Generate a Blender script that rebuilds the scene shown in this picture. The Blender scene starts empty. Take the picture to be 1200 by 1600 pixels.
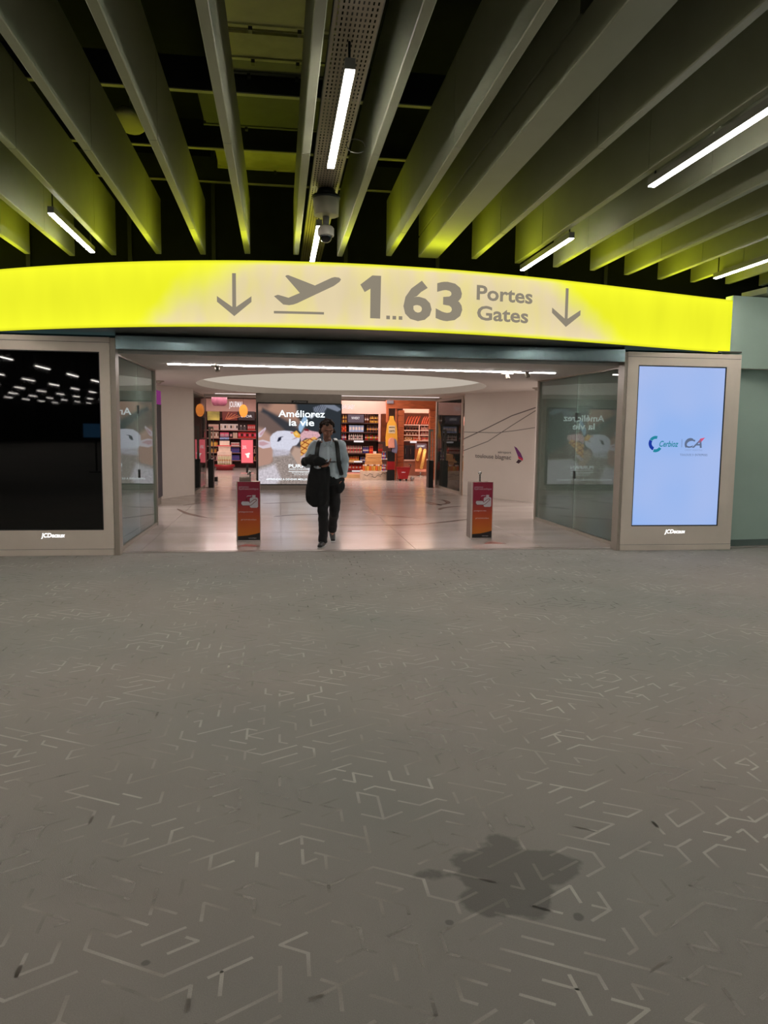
import bpy, bmesh, math, random
from mathutils import Vector, Matrix, noise as mn
random.seed(7)
SC = bpy.context.scene
COL = SC.collection
# ---------------------------------------------------------------- camera
cam_d = bpy.data.cameras.new('camera'); cam = bpy.data.objects.new('camera', cam_d); COL.objects.link(cam)
cam_d.sensor_fit = 'VERTICAL'; cam_d.sensor_height = 24.0; cam_d.lens = 18.0; cam_d.clip_end = 300
Yc = Vector((436 - 600, -(669 - 800), -1200)).normalized()          # hall axis in camera space
Zc = -Vector((1, -0.0126, 0)).cross(Yc); Zc.normalize()
if Zc.y < 0: Zc = -Zc
Xc = Yc.cross(Zc)
cam.matrix_world = Matrix.Translation((0, 0, 1.6)) @ Matrix((Xc, Yc, Zc)).to_4x4()
SC.camera = cam
# ---------------------------------------------------------------- world, exposure, lights
SC.view_settings.view_transform = 'Standard'; SC.view_settings.look = 'None'
SC.view_settings.gamma = 1; SC.view_settings.use_curve_mapping = False
SC.view_settings.exposure = 0.0
w = bpy.data.worlds.new('dusk'); SC.world = w; w.use_nodes = True
w.node_tree.nodes['Background'].inputs[0].default_value = (0.30, 0.62, 0.66, 1)  # teal sky that tints the hall through the added windows
w.node_tree.nodes['Background'].inputs[1].default_value = 0.85
SC.cycles.max_bounces = 8; SC.cycles.diffuse_bounces = 4; SC.cycles.glossy_bounces = 4
SC.cycles.transparent_max_bounces = 12; SC.cycles.sample_clamp_indirect = 3.0; SC.cycles.sample_clamp_direct = 0
SC.cycles.caustics_reflective = False; SC.cycles.caustics_refractive = False
LAMP = 90.0          # hall LED battens
STRIP = 70.0          # LED strips of the passage ceiling
COVE = 0.50          # luminous oval ceiling
def area_light(name, loc, sx, sy, power, col, rx=0.0):
    l = bpy.data.lights.new(name, 'AREA'); l.shape = 'RECTANGLE'; l.size = sx; l.size_y = sy
    l.energy = power; l.color = col
    o = bpy.data.objects.new(name, l); o.location = loc; o.rotation_euler = (rx, 0, 0); COL.objects.link(o)
# added unseen area lights that brighten the shops, above their entrance header
area_light('shop_fill_light', (-1.8, 27.5, 2.84), 2.6, 4.5, 150, (1.0, 0.80, 0.74))
area_light('shop_fill_light', (2.6, 24.3, 2.84), 1.8, 2.4, 80, (1.0, 0.78, 0.68))
area_light('shop_fill_light', (4.8, 25.6, 2.84), 1.2, 2.4, 75, (1.0, 0.74, 0.55))
area_light('passage_fill_light', (-4.6, 14.5, 2.45), 1.6, 3.0, 150, (1.0, 0.93, 0.90))  # this pair is added out of view to brighten the passage
area_light('passage_fill_light', (7.4, 14.5, 2.45), 1.6, 3.0, 150, (1.0, 0.93, 0.90))
area_light('shop_fill_light', (1.3, 22.4, 2.84), 5.0, 1.0, 90, (1.0, 0.82, 0.76))
area_light('shop_fill_light', (-5.0, 25.5, 2.84), 2.0, 4.5, 110, (1.0, 0.82, 0.76))
area_light('shop_fill_light', (7.4, 25.5, 2.84), 2.0, 4.5, 110, (1.0, 0.78, 0.66))

# ---------------------------------------------------------------- helpers
def lin(c):
    return tuple(((v / 255 + 0.055) / 1.055) ** 2.4 if v > 10 else v / 255 / 12.92 for v in c)
MATS = {}
def mat(name, rgb, rough=0.6, metal=0.0, spec=0.5, var=0.06, scale=6.0, bump=0.0, coat=0.0, stretch=None):
    if name in MATS: return MATS[name]
    m = bpy.data.materials.new(name); m.use_nodes = True; nt = m.node_tree; b = nt.nodes['Principled BSDF']
    c = lin(rgb)
    tc = nt.nodes.new('ShaderNodeTexCoord'); no = nt.nodes.new('ShaderNodeTexNoise')
    no.inputs['Scale'].default_value = scale; no.inputs['Detail'].default_value = 3
    if stretch:
        mp = nt.nodes.new('ShaderNodeMapping'); mp.inputs['Scale'].default_value = stretch
        nt.links.new(tc.outputs['Object'], mp.inputs[0]); nt.links.new(mp.outputs[0], no.inputs[0])
    else:
        nt.links.new(tc.outputs['Object'], no.inputs[0])
    r = nt.nodes.new('ShaderNodeValToRGB')
    r.color_ramp.elements[0].position = 0.3; r.color_ramp.elements[1].position = 0.7
    r.color_ramp.elements[0].color = tuple(v * (1 - var) for v in c) + (1,)
    r.color_ramp.elements[1].color = tuple(min(1, v * (1 + var)) for v in c) + (1,)
    nt.links.new(no.outputs['Fac'], r.inputs[0]); nt.links.new(r.outputs[0], b.inputs['Base Color'])
    b.inputs['Roughness'].default_value = rough; b.inputs['Metallic'].default_value = metal
    b.inputs['Specular IOR Level'].default_value = spec
    b.inputs['Coat Weight'].default_value = coat
    if bump:
        bp = nt.nodes.new('ShaderNodeBump'); bp.inputs['Strength'].default_value = bump; bp.inputs['Distance'].default_value = 0.004
        n2 = nt.nodes.new('ShaderNodeTexNoise'); n2.inputs['Scale'].default_value = scale * 12
        nt.links.new(tc.outputs['Object'], n2.inputs[0]); nt.links.new(n2.outputs['Fac'], bp.inputs['Height'])
        nt.links.new(bp.outputs[0], b.inputs['Normal'])
    MATS[name] = m; return m
def emit(name, rgb, strength=1.0, linear=False, var=0.03):
    if name in MATS: return MATS[name]
    m = bpy.data.materials.new(name); m.use_nodes = True; nt = m.node_tree; nt.nodes.clear()
    o = nt.nodes.new('ShaderNodeOutputMaterial'); e = nt.nodes.new('ShaderNodeEmission')
    c = rgb if linear else lin(rgb)
    e.inputs[0].default_value = tuple(c) + (1,); e.inputs[1].default_value = strength
    tc = nt.nodes.new('ShaderNodeTexCoord'); no = nt.nodes.new('ShaderNodeTexNoise'); no.inputs['Scale'].default_value = 2.5
    mr = nt.nodes.new('ShaderNodeMapRange'); mr.inputs['To Min'].default_value = strength * (1 - var); mr.inputs['To Max'].default_value = strength * (1 + var)
    nt.links.new(tc.outputs['Object'], no.inputs[0]); nt.links.new(no.outputs['Fac'], mr.inputs['Value']); nt.links.new(mr.outputs[0], e.inputs[1])
    nt.links.new(e.outputs[0], o.inputs[0]); MATS[name] = m; return m
def glass(name, rgb, tint, base=0.06, ior=1.62):
    if name in MATS: return MATS[name]
    m = bpy.data.materials.new(name); m.use_nodes = True; nt = m.node_tree; nt.nodes.clear()
    o = nt.nodes.new('ShaderNodeOutputMaterial'); t = nt.nodes.new('ShaderNodeBsdfTransparent'); g = nt.nodes.new('ShaderNodeBsdfGlossy')
    d = nt.nodes.new('ShaderNodeBsdfDiffuse'); d.inputs[0].default_value = lin(rgb) + (1,)
    t.inputs[0].default_value = tint + (1,); g.inputs['Roughness'].default_value = 0.0
    no = nt.nodes.new('ShaderNodeTexNoise'); no.inputs['Scale'].default_value = 1.3
    fr = nt.nodes.new('ShaderNodeFresnel'); fr.inputs['IOR'].default_value = ior
    m0 = nt.nodes.new('ShaderNodeMixShader'); m0.inputs[0].default_value = base
    mr = nt.nodes.new('ShaderNodeMapRange'); mr.inputs['To Min'].default_value = base * 0.8; mr.inputs['To Max'].default_value = base * 1.2
    nt.links.new(no.outputs['Fac'], mr.inputs['Value']); nt.links.new(mr.outputs[0], m0.inputs[0])
    m1 = nt.nodes.new('ShaderNodeMixShader')
    nt.links.new(t.outputs[0], m0.inputs[1]); nt.links.new(d.outputs[0], m0.inputs[2])
    nt.links.new(fr.outputs[0], m1.inputs[0]); nt.links.new(m0.outputs[0], m1.inputs[1]); nt.links.new(g.outputs[0], m1.inputs[2])
    nt.links.new(m1.outputs[0], o.inputs[0]); MATS[name] = m; return m

def BM(): return bmesh.new()
def quad(bm, pts, mi=0):
    f = bm.faces.new([bm.verts.new(p) for p in pts]); f.material_index = mi; return f
def hexa(bm, b, t, mi=0):
    vb = [bm.verts.new(p) for p in b]; vt = [bm.verts.new(p) for p in t]; n = len(vb); fs = []
    fs.append(bm.faces.new(vb[::-1])); fs.append(bm.faces.new(vt))
    for i in range(n):
        j = (i + 1) % n; fs.append(bm.faces.new((vb[i], vb[j], vt[j], vt[i])))
    for f in fs: f.material_index = mi
def box(bm, x0, x1, y0, y1, z0, z1, mi=0):
    hexa(bm, [(x0, y0, z0), (x1, y0, z0), (x1, y1, z0), (x0, y1, z0)], [(x0, y0, z1), (x1, y0, z1), (x1, y1, z1), (x0, y1, z1)], mi); return bm
def slab(bm, p, q, t, z0, z1, mi=0):
    """upright board from plan point p to q, thickness t to the left of p->q"""
    p = Vector(p); q = Vector(q); d = (q - p).normalized(); n = Vector((-d.y, d.x)) * t
    a = [p, q, q + n, p + n]
    if t < 0: a = a[::-1]
    hexa(bm, [(v.x, v.y, z0) for v in a], [(v.x, v.y, z1) for v in a], mi); return bm
def prism(bm, pts, off, mi=0):
    off = Vector(off); a = [Vector(p) for p in pts]
    va = [bm.verts.new(p) for p in a]; vb = [bm.verts.new(p + off) for p in a]; n = len(a)
    fs = [bm.faces.new(va), bm.faces.new(vb[::-1])]
    for i in range(n):
        j = (i + 1) % n; fs.append(bm.faces.new((va[j], va[i], vb[i], vb[j])))
    for f in fs: f.material_index = mi
    bmesh.ops.recalc_face_normals(bm, faces=fs); return bm
def cyl(bm, p, q, r1, r2=None, n=12, mi=0, caps=True):
    r2 = r1 if r2 is None else r2
    p = Vector(p); q = Vector(q); d = (q - p).normalized()
    a = d.orthogonal().normalized(); b = d.cross(a)
    R = []
    for c, r in ((p, r1), (q, r2)):
        R.append([bm.verts.new(c + (a * math.cos(k * 2 * math.pi / n) + b * math.sin(k * 2 * math.pi / n)) * r) for k in range(n)])
    fs = [bm.faces.new((R[0][k], R[0][(k + 1) % n], R[1][(k + 1) % n], R[1][k])) for k in range(n)]
    for f in fs: f.smooth = n > 8
    if caps: fs += [bm.faces.new(R[0][::-1]), bm.faces.new(R[1])]
    for f in fs: f.material_index = mi
    return bm
def lathe(bm, c, prof, n=12, mi=0, axis='z', mis=None):
    c = Vector(c); rings = []
    for r, h in prof:
        ring = []
        for k in range(n):
            a = k * 2 * math.pi / n
            v = Vector((r * math.cos(a), r * math.sin(a), h)) if axis == 'z' else Vector((r * math.cos(a), h, r * math.sin(a)))
            ring.append(bm.verts.new(c + v))
        rings.append(ring)
    for i in range(len(rings) - 1):
        for k in range(n):
            f = bm.faces.new((rings[i][k], rings[i][(k + 1) % n], rings[i + 1][(k + 1) % n], rings[i + 1][k]))
            f.smooth = True; f.material_index = mis[i] if mis else mi
    f = bm.faces.new(rings[0][::-1]); f.material_index = mis[0] if mis else mi
    f = bm.faces.new(rings[-1]); f.material_index = mis[-1] if mis else mi
    return bm
def tube(bm, pts, r, n=8, mi=0):
    for a, b in zip(pts, pts[1:]): cyl(bm, a, b, r, r, n, mi)
    return bm
def ellip(bm, c, r, n=16, m=10, mi=0, fn=None):
    c = Vector(c); rows = []
    for i in range(1, m):
        th = math.pi * i / m; row = []
        for k in range(n):
            a = 2 * math.pi * k / n
            v = Vector((math.sin(th) * math.cos(a), math.sin(th) * math.sin(a), math.cos(th)))
            p = Vector((v.x * r[0], v.y * r[1], v.z * r[2]))
            if fn: p = fn(v, p)
            row.append(bm.verts.new(c + p))
        rows.append(row)
    top = Vector((0, 0, r[2])); bot = Vector((0, 0, -r[2]))
    if fn: top = fn(Vector((0, 0, 1)), top); bot = fn(Vector((0, 0, -1)), bot)
    t = bm.verts.new(c + top); b = bm.verts.new(c + bot); fs = []
    for k in range(n):
        fs.append(bm.faces.new((t, rows[0][k], rows[0][(k + 1) % n]))); fs.append(bm.faces.new((b, rows[-1][(k + 1) % n], rows[-1][k])))
    for i in range(len(rows) - 1):
        for k in range(n): fs.append(bm.faces.new((rows[i][k], rows[i + 1][k], rows[i + 1][(k + 1) % n], rows[i][(k + 1) % n])))
    for f in fs: f.smooth = True; f.material_index = mi
    return bm
W = {}
ORD = ['first', 'second', 'third', 'fourth', 'fifth', 'sixth', 'seventh', 'eighth', 'ninth', 'tenth', 'eleventh', 'twelfth', 'thirteenth', 'fourteenth', 'fifteenth', 'sixteenth']
def tag(o, label=None, cat=None, group=None, kind=None):
    if label: o['label'] = label
    if cat: o['category'] = cat
    if group: o['group'] = group
    if kind: o['kind'] = kind
    return o
def thing(name, label, cat, loc, group=None):
    o = bpy.data.objects.new(name, None); o.empty_display_size = 0.1; o.location = loc; COL.objects.link(o)
    W[o.name] = Vector(loc); return tag(o, label, cat, group)
def _mk(name, bm, mats):
    me = bpy.data.meshes.new(name)
    bm.to_mesh(me); bm.free()
    for m in (mats if isinstance(mats, (list, tuple)) else [mats]): me.materials.append(m)
    return me
def part(name, bm, mats, parent, label=None, kind=None):
    w0 = W[parent.name]
    bmesh.ops.translate(bm, vec=-w0, verts=bm.verts)
    o = bpy.data.objects.new(name, _mk(name, bm, mats)); o.parent = parent; COL.objects.link(o); W[o.name] = w0
    return tag(o, label, None, None, kind)
def solo(name, bm, mats, label=None, cat=None, group=None, kind=None, loc=None):
    vs = [v.co for v in bm.verts]
    if loc is None:
        loc = Vector(((min(v.x for v in vs) + max(v.x for v in vs)) / 2, (min(v.y for v in vs) + max(v.y for v in vs)) / 2, min(v.z for v in vs)))
    loc = Vector(loc)
    bmesh.ops.translate(bm, vec=-loc, verts=bm.verts)
    o = bpy.data.objects.new(name, _mk(name, bm, mats)); o.location = loc; COL.objects.link(o); W[o.name] = loc
    return tag(o, label, cat, group, kind)
def struct(name, bm, mats): return solo(name, bm, mats, kind='structure')
def copy_tree(o, loc=None, label=None, group=None, parent=None):
    c = o.copy(); COL.objects.link(c); c.parent = parent
    if loc is not None: c.location = loc; W[c.name] = Vector(loc)
    if label: c['label'] = label
    if group: c['group'] = group
    for ch in list(o.children): copy_tree(ch, parent=c)
    return c
def text_bm(s, size=1.0, bold=0.0, fn=None, sx=1.0, shear=0.0, align='LEFT', ext=0.0, lead=1.0):
    """text as a mesh in the x (right) / z (up) plane; fn maps (x,z)->world point"""
    cu = bpy.data.curves.new('lettering', 'FONT'); cu.body = s; cu.size = size; cu.offset = bold; cu.shear = shear
    cu.align_x = align; cu.resolution_u = 3; cu.space_line = lead; cu.extrude = ext
    ob = bpy.data.objects.new('lettering', cu)
    me = bpy.data.meshes.new_from_object(ob); bpy.data.objects.remove(ob)
    bm = BM(); bm.from_mesh(me); bpy.data.meshes.remove(me)
    bmesh.ops.remove_doubles(bm, verts=bm.verts, dist=1e-5)
    for v in bm.verts:
        x, z = v.co.x * sx, v.co.y
        v.co = Vector(fn(x, z)) + (Vector((0, 0, 0)) if not ext else Vector((0, -v.co.z, 0)))
    return bm
def text_fit(s, x0, x1, z0, zcap, fn, bold=0.0, shear=0.0, ext=0.0, ref=None):
    """fit text so its box spans x0..x1 and z0..zcap (cap height)"""
    cu = bpy.data.curves.new('m', 'FONT'); cu.body = s; cu.offset = bold; cu.shear = shear
    ob = bpy.data.objects.new('m', cu); me = bpy.data.meshes.new_from_object(ob); bpy.data.objects.remove(ob)
    xs = [v.co.x for v in me.vertices]; ax, bx = min(xs), max(xs); bpy.data.meshes.remove(me)
    cap = (zcap - z0) / (0.73 + 2 * bold) if ref is None else ref
    k = (x1 - x0) / (bx - ax)
    return text_bm(s, 1.0, bold, lambda x, z: fn(x0 + (x - ax) * k, z0 + (z + bold) * cap), shear=shear, ext=ext)

# ---------------------------------------------------------------- materials
def carpet_nodes(name, base, alt, line=False):
    m = bpy.data.materials.new(name); m.use_nodes = True; nt = m.node_tree; L = nt.links.new; b = nt.nodes['Principled BSDF']
    tc = nt.nodes.new('ShaderNodeNewGeometry'); P = tc.outputs['Position']
    n1 = nt.nodes.new('ShaderNodeTexNoise'); n1.inputs['Scale'].default_value = 0.45; n1.inputs['Detail'].default_value = 2; L(P, n1.inputs[0])
    n2 = nt.nodes.new('ShaderNodeTexNoise'); n2.inputs['Scale'].default_value = 260; n2.inputs['Detail'].default_value = 2; L(P, n2.inputs[0])
    r = nt.nodes.new('ShaderNodeValToRGB'); r.color_ramp.elements[0].position = .35; r.color_ramp.elements[1].position = .65
    r.color_ramp.elements[0].color = lin(base) + (1,); r.color_ramp.elements[1].color = lin(alt) + (1,); L(n1.outputs['Fac'], r.inputs[0])
    def mth(op, a, bb=None, c=None):
        n = nt.nodes.new('ShaderNodeMath'); n.operation = op
        for i, v in enumerate((a, bb, c)):
            if v is None: continue
            if isinstance(v, (int, float)): n.inputs[i].default_value = v
            else: L(v, n.inputs[i])
        return n.outputs[0]
    # the damp stain: a union of wobbly discs, and three small spots
    nz = nt.nodes.new('ShaderNodeTexNoise'); nz.inputs['Scale'].default_value = 9; nz.inputs['Detail'].default_value = 3; L(P, nz.inputs[0])
    wob = mth('MULTIPLY', mth('SUBTRACT', nz.outputs['Fac'], 0.5), 0.16)
    sep = nt.nodes.new('ShaderNodeSeparateXYZ'); L(P, sep.inputs[0])
    best = None
    for (cx, cy, rx, ry, soft) in ((0.80, 2.55, .17, .22, 1), (0.62, 2.565, .12, .03, 1), (0.95, 2.58, .16, .12, 1), (0.75, 2.41, .15, .12, 1), (0.83, 2.40, .10, .11, 1),
                             (0.86, 2.76, .06, .08, 1), (0.74, 2.64, .10, .10, 1), (-0.40, 2.22, .013, .013, 0), (0.98, 2.28, .016, .02, 0), (0.55, 2.30, .014, .014, 0), (-0.2, 1.95, .01, .01, 0)):
        dx = mth('DIVIDE', mth('SUBTRACT', sep.outputs[0], cx), rx); dy = mth('DIVIDE', mth('SUBTRACT', sep.outputs[1], cy), ry)
        d = mth('MULTIPLY', mth('SUBTRACT', 1.0, mth('SQRT', mth('ADD', mth('MULTIPLY', dx, dx), mth('MULTIPLY', dy, dy)))), min(rx, ry) if soft else .05)
        best = d if best is None else mth('MAXIMUM', best, d)
    mask = nt.nodes.new('ShaderNodeMapRange'); mask.inputs['From Min'].default_value = -0.004; mask.inputs['From Max'].default_value = 0.016
    L(mth('ADD', best, mth('MULTIPLY', wob, .8)), mask.inputs['Value'])
    # faint broad traffic marks
    n3 = nt.nodes.new('ShaderNodeTexNoise'); n3.inputs['Scale'].default_value = 1.3; n3.inputs['Detail'].default_value = 4; L(P, n3.inputs[0])
    gr = nt.nodes.new('ShaderNodeMapRange'); gr.inputs['To Min'].default_value = 0.90; gr.inputs['To Max'].default_value = 1.08; L(n3.outputs['Fac'], gr.inputs['Value'])
    fi = nt.nodes.new('ShaderNodeMapRange'); fi.inputs['To Min'].default_value = 0.80; fi.inputs['To Max'].default_value = 1.2; L(n2.outputs['Fac'], fi.inputs['Value'])
    val = mth('MULTIPLY', mth('MULTIPLY', gr.outputs[0], fi.outputs[0]), mth('SUBTRACT', 1.0, mth('MULTIPLY', mask.outputs[0], 0.42)))
    mx = nt.nodes.new('ShaderNodeVectorMath'); mx.operation = 'SCALE'; L(r.outputs[0], mx.inputs[0]); L(val, mx.inputs['Scale'])
    L(mx.outputs[0], b.inputs['Base Color']); b.inputs['Roughness'].default_value = .95; b.inputs['Specular IOR Level'].default_value = .15
    b.inputs['Sheen Weight'].default_value = .15
    bp = nt.nodes.new('ShaderNodeBump'); bp.inputs['Strength'].default_value = .35; bp.inputs['Distance'].default_value = .003
    L(n2.outputs['Fac'], bp.inputs['Height']); L(bp.outputs[0], b.inputs['Normal'])
    if line:   # worn yarn: it fades into the pile in patches
        tr = nt.nodes.new('ShaderNodeBsdfTransparent'); ms = nt.nodes.new('ShaderNodeMixShader'); out = nt.nodes['Material Output']
        n4 = nt.nodes.new('ShaderNodeTexNoise'); n4.inputs['Scale'].default_value = 1.7; n4.inputs['Detail'].default_value = 3; L(P, n4.inputs[0])
        f = nt.nodes.new('ShaderNodeMapRange'); f.inputs['From Min'].default_value = .38; f.inputs['From Max'].default_value = .62
        f.inputs['To Min'].default_value = .38; f.inputs['To Max'].default_value = .9; L(n4.outputs['Fac'], f.inputs['Value'])
        L(f.outputs[0], ms.inputs[0]); L(tr.outputs[0], ms.inputs[1]); L(b.outputs[0], ms.inputs[2]); L(ms.outputs[0], out.inputs[0])
    return m
M_CARPET = carpet_nodes('carpet_pile', (133, 126, 119), (122, 121, 115))
M_YARN = carpet_nodes('carpet_yarn', (180, 172, 162), (170, 167, 158), True)
M_FIN = mat('fin_paint', (146, 150, 128), .55, var=.04, scale=3, bump=.1)
M_DARK = mat('plenum_black', (14, 16, 15), .9, spec=.2, var=.2)
M_DARKM = mat('dark_steel', (40, 42, 40), .5, .3, var=.15)
M_PALEM = mat('lit_flange', (150, 150, 130), .5, var=.08)
M_FRAME = mat('frame_grey', (214, 200, 186), .45, .15, var=.03, scale=4)
M_FRAME2 = mat('frame_edge', (160, 150, 138), .4, .3, var=.03)
M_SEAM = mat('dark_seam', (30, 29, 28), .7)
M_BLACKGLASS = mat('black_screen', (4, 4, 4), .02, 0, .45, var=.1)
M_WHITE = mat('wall_paint', (232, 222, 214), .7, var=.02, scale=2)
M_CEIL = mat('ceiling_paint', (216, 209, 203), .6, var=.02, scale=1.5)
M_TEALW = mat('hall_wall_teal_glow', (152, 172, 160), .75, var=.07, scale=1.2, bump=.15)  # teal glow from the right is put into this wall colour
M_BEAM = mat('brushed_beam', (128, 150, 152), .16, .85, var=.08, scale=3, stretch=(.3, 3, 3))  # teal reflection tinted into the base colour of the metal
M_SOFFIT = mat('soffit_grey', (78, 76, 68), .35, .3, var=.1)
M_LAMP = emit('lamp_diffuser', (1.0, .93, .86), LAMP, True, .01)
M_LAMPB = mat('lamp_housing', (120, 120, 112), .5, .3)
M_STRIP = emit('strip_diffuser', (1.0, .94, .92), STRIP, True, .01)
M_STRIP2 = emit('far_strip_diffuser', (1.0, .88, .86), 1.6, True, .01)
M_COVE = emit('oval_membrane', (1.0, .88, .74), COVE, True, .02)
M_LETTER = emit('lit_lettering', (.93, .95, 1.0), 1.5, True)
M_GREYLET = emit('backlit_film', (142, 133, 116), 1.0)      # grey film on the backlit face
M_WOOD = mat('orange_wood', (176, 92, 52), .5, var=.25, scale=4, stretch=(1, 1, 8))
M_PALEWOOD = mat('pale_wood', (205, 165, 120), .6, var=.15, scale=5, stretch=(1, 1, 6))
M_DKWOOD = mat('dark_shelf', (62, 34, 32), .5, var=.15)
M_BLK = mat('black_plastic', (14, 14, 15), .4, var=.2)
M_STEEL = mat('steel', (150, 148, 144), .25, .9, var=.05)
M_GLASSP = glass('passage_glass', (172, 200, 184), (.95, 1.0, .97), .28, 1.8)     # backed by a painted wall
M_GLASSD = glass('door_glass', (160, 172, 165), (.90, .95, .93), .06, 1.16)

# ---------------------------------------------------------------- room shell
bm = BM(); box(bm, -26, 14, -68, 9.97, -.1, 0); floor = struct('floor', bm, M_CARPET)
# woven pale lines of the carpet, on a 30/90/150 degree lattice
def carpet_lines():
    a = .098; deg = set(); edges = set()
    dirs = [(1, 0), (0, 1), (-1, 1), (-1, 0), (0, -1), (1, -1)]     # 30, 90, 150 degrees and back
    e1 = Vector((math.cos(math.radians(30)), math.sin(math.radians(30)))) * a; e2 = Vector((0, 1)) * a
    bm = BM(); rnd = random.Random(11)
    def P(n): return e1 * n[0] + e2 * n[1]
    def stroke(A, B):
        t = (B - A).normalized(); nn = Vector((-t.y, t.x)) * .006; A = A - t * .003; B = B + t * .003
        if max(A.y, B.y) > 9.9: return
        quad(bm, [(A.x - nn.x, A.y - nn.y, .0008), (B.x - nn.x, B.y - nn.y, .0008), (B.x + nn.x, B.y + nn.y, .0008), (A.x + nn.x, A.y + nn.y, .0008)])
    for _ in range(42000):
        x, y = rnd.uniform(-4.8, 6.8), rnd.uniform(.9, 9.85)
        i = round(x / e1.x); j = round((y - i * e1.y) / a); n = (i, j); d = rnd.randrange(6); path = [n]; cells = [n]
        if n in deg and rnd.random() < .8: continue
        for s in range(rnd.choice((1, 2, 2, 3, 3, 4, 5))):
            m = n
            for q in range(rnd.choice((1, 1, 2, 3)) if d % 3 != 1 else 1):
                c = (m[0] + dirs[d][0], m[1] + dirs[d][1])
                if c in deg or c in cells: break
                cells.append(c); m = c
            if m == n: break
            path.append(m); n = m; d = (d + rnd.choice((1, -1, 2, -2, 1, -1))) % 6
        if len(cells) < 2: continue
        deg.update(cells)
        for p, q in zip(path, path[1:]): stroke(P(p), P(q))
        if rnd.random() < .6:                                       # a short barb at one end
            k = rnd.randrange(6); A = P(path[rnd.randrange(len(path))]); stroke(A, A + (P(dirs[k]) * rnd.choice((.45, .6))))
    return bm
part('carpet_line', carpet_lines(), M_YARN, floor, kind='stuff')

def tile_mat():
    m = bpy.data.materials.new('polished_tile'); m.use_nodes = True; nt = m.node_tree; L = nt.links.new; b = nt.nodes['Principled BSDF']
    g = nt.nodes.new('ShaderNodeNewGeometry'); n = nt.nodes.new('ShaderNodeTexNoise'); n.inputs['Scale'].default_value = 1.1; n.inputs['Detail'].default_value = 5
    mp = nt.nodes.new('ShaderNodeMapping'); mp.inputs['Scale'].default_value = (.5, 1.6, 1); L(g.outputs['Position'], mp.inputs[0]); L(mp.outputs[0], n.inputs[0])
    r = nt.nodes.new('ShaderNodeValToRGB'); r.color_ramp.elements[0].position = .3; r.color_ramp.elements[1].position = .75
    r.color_ramp.elements[0].color = lin((172, 158, 152)) + (1,); r.color_ramp.elements[1].color = lin((194, 184, 178)) + (1,)
    L(n.outputs['Fac'], r.inputs[0]); L(r.outputs[0], b.inputs['Base Color'])
    b.inputs['Roughness'].default_value = .16; b.inputs['Specular IOR Level'].default_value = .55
    n2 = nt.nodes.new('ShaderNodeTexNoise'); n2.inputs['Scale'].default_value = 2.2; L(g.outputs['Position'], n2.inputs[0])
    bp = nt.nodes.new('ShaderNodeBump'); bp.inputs['Strength'].default_value = .06; bp.inputs['Distance'].default_value = .02; L(n2.outputs['Fac'], bp.inputs['Height']); L(bp.outputs[0], b.inputs['Normal'])
    return m
M_TILE = tile_mat()
# the polished floor of the passage and the shops: large square tiles laid with thin joints
bm = BM(); box(bm, -9, 11, 9.99, 36, -.1, -.006); ftile = struct('floor_passage', bm, mat('tile_joint', (120, 104, 98), .7))
T = 1.8
proto = {}
for i in range(-5, 6):
    for j in range(0, 15):
        x0, x1 = i * T + .03, (i + 1) * T + .024; y0 = 10.12 + j * T; y1 = y0 + T - .006
        if x1 < -4.4 or x0 > 8: continue
        if not proto:
            b = BM(); box(b, 0, x1 - x0, 0, y1 - y0, -.0055, 0); me = _mk('tile', b, M_TILE); proto['t'] = me
        o = bpy.data.objects.new('tile', proto['t']); COL.objects.link(o); o.parent = ftile
        o.location = Vector((x0, y0, 0)) - W[ftile.name]
bm = BM(); box(bm, -4.4, 8, 9.995, 10.112, -.006, 0); part('threshold_strip', bm, mat('threshold', (150, 138, 132), .3, .2), ftile)
# dark curved inlays
inl = [[(-1.95, 16.1), (-1.77, 16.38), (-1.45, 16.88), (-1.05, 17.49)], [(-1.44, 15.62), (-1.15, 15.72), (-.88, 15.78)], [(-1.98, 15.4), (-1.75, 14.71), (-1.6, 14.39), (-1.35, 13.97), (-1.08, 13.62)],
       [(-.39, 18.86), (.09, 18.86), (.66, 19.25)], [(-.35, 16.44), (.23, 16.73), (.58, 16.87)], [(1.55, 16.1), (1.6, 16.29), (1.69, 16.43), (1.96, 17.1)],
       [(1.62, 15.15), (1.66, 14.8), (1.78, 14.33), (2.09, 14.02), (2.42, 13.78), (2.56, 13.56)], [(3.21, 15.13), (3.3, 15.4), (3.51, 15.66), (3.83, 15.86)],
       [(3.27, 16.87), (3.38, 16.4), (3.43, 16.0)], [(1.0, 12.71), (2.18, 12.73), (3.28, 13.41), (4.0, 14.1)], [(1.53, 18.25), (2.8, 18.26), (3.51, 17.83)],
       [(3.22, 16.72), (3.32, 16.14), (3.7, 16.57), (3.72, 17.34), (3.36, 17.18)], [(-.1, 14.0), (.3, 14.3), (1.0, 14.4)], [(1.8, 19.9), (2.9, 20.3), (3.9, 19.8)]]
M_INLAY = mat('inlay_brown', (104, 76, 68), .25, var=.1)
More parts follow.
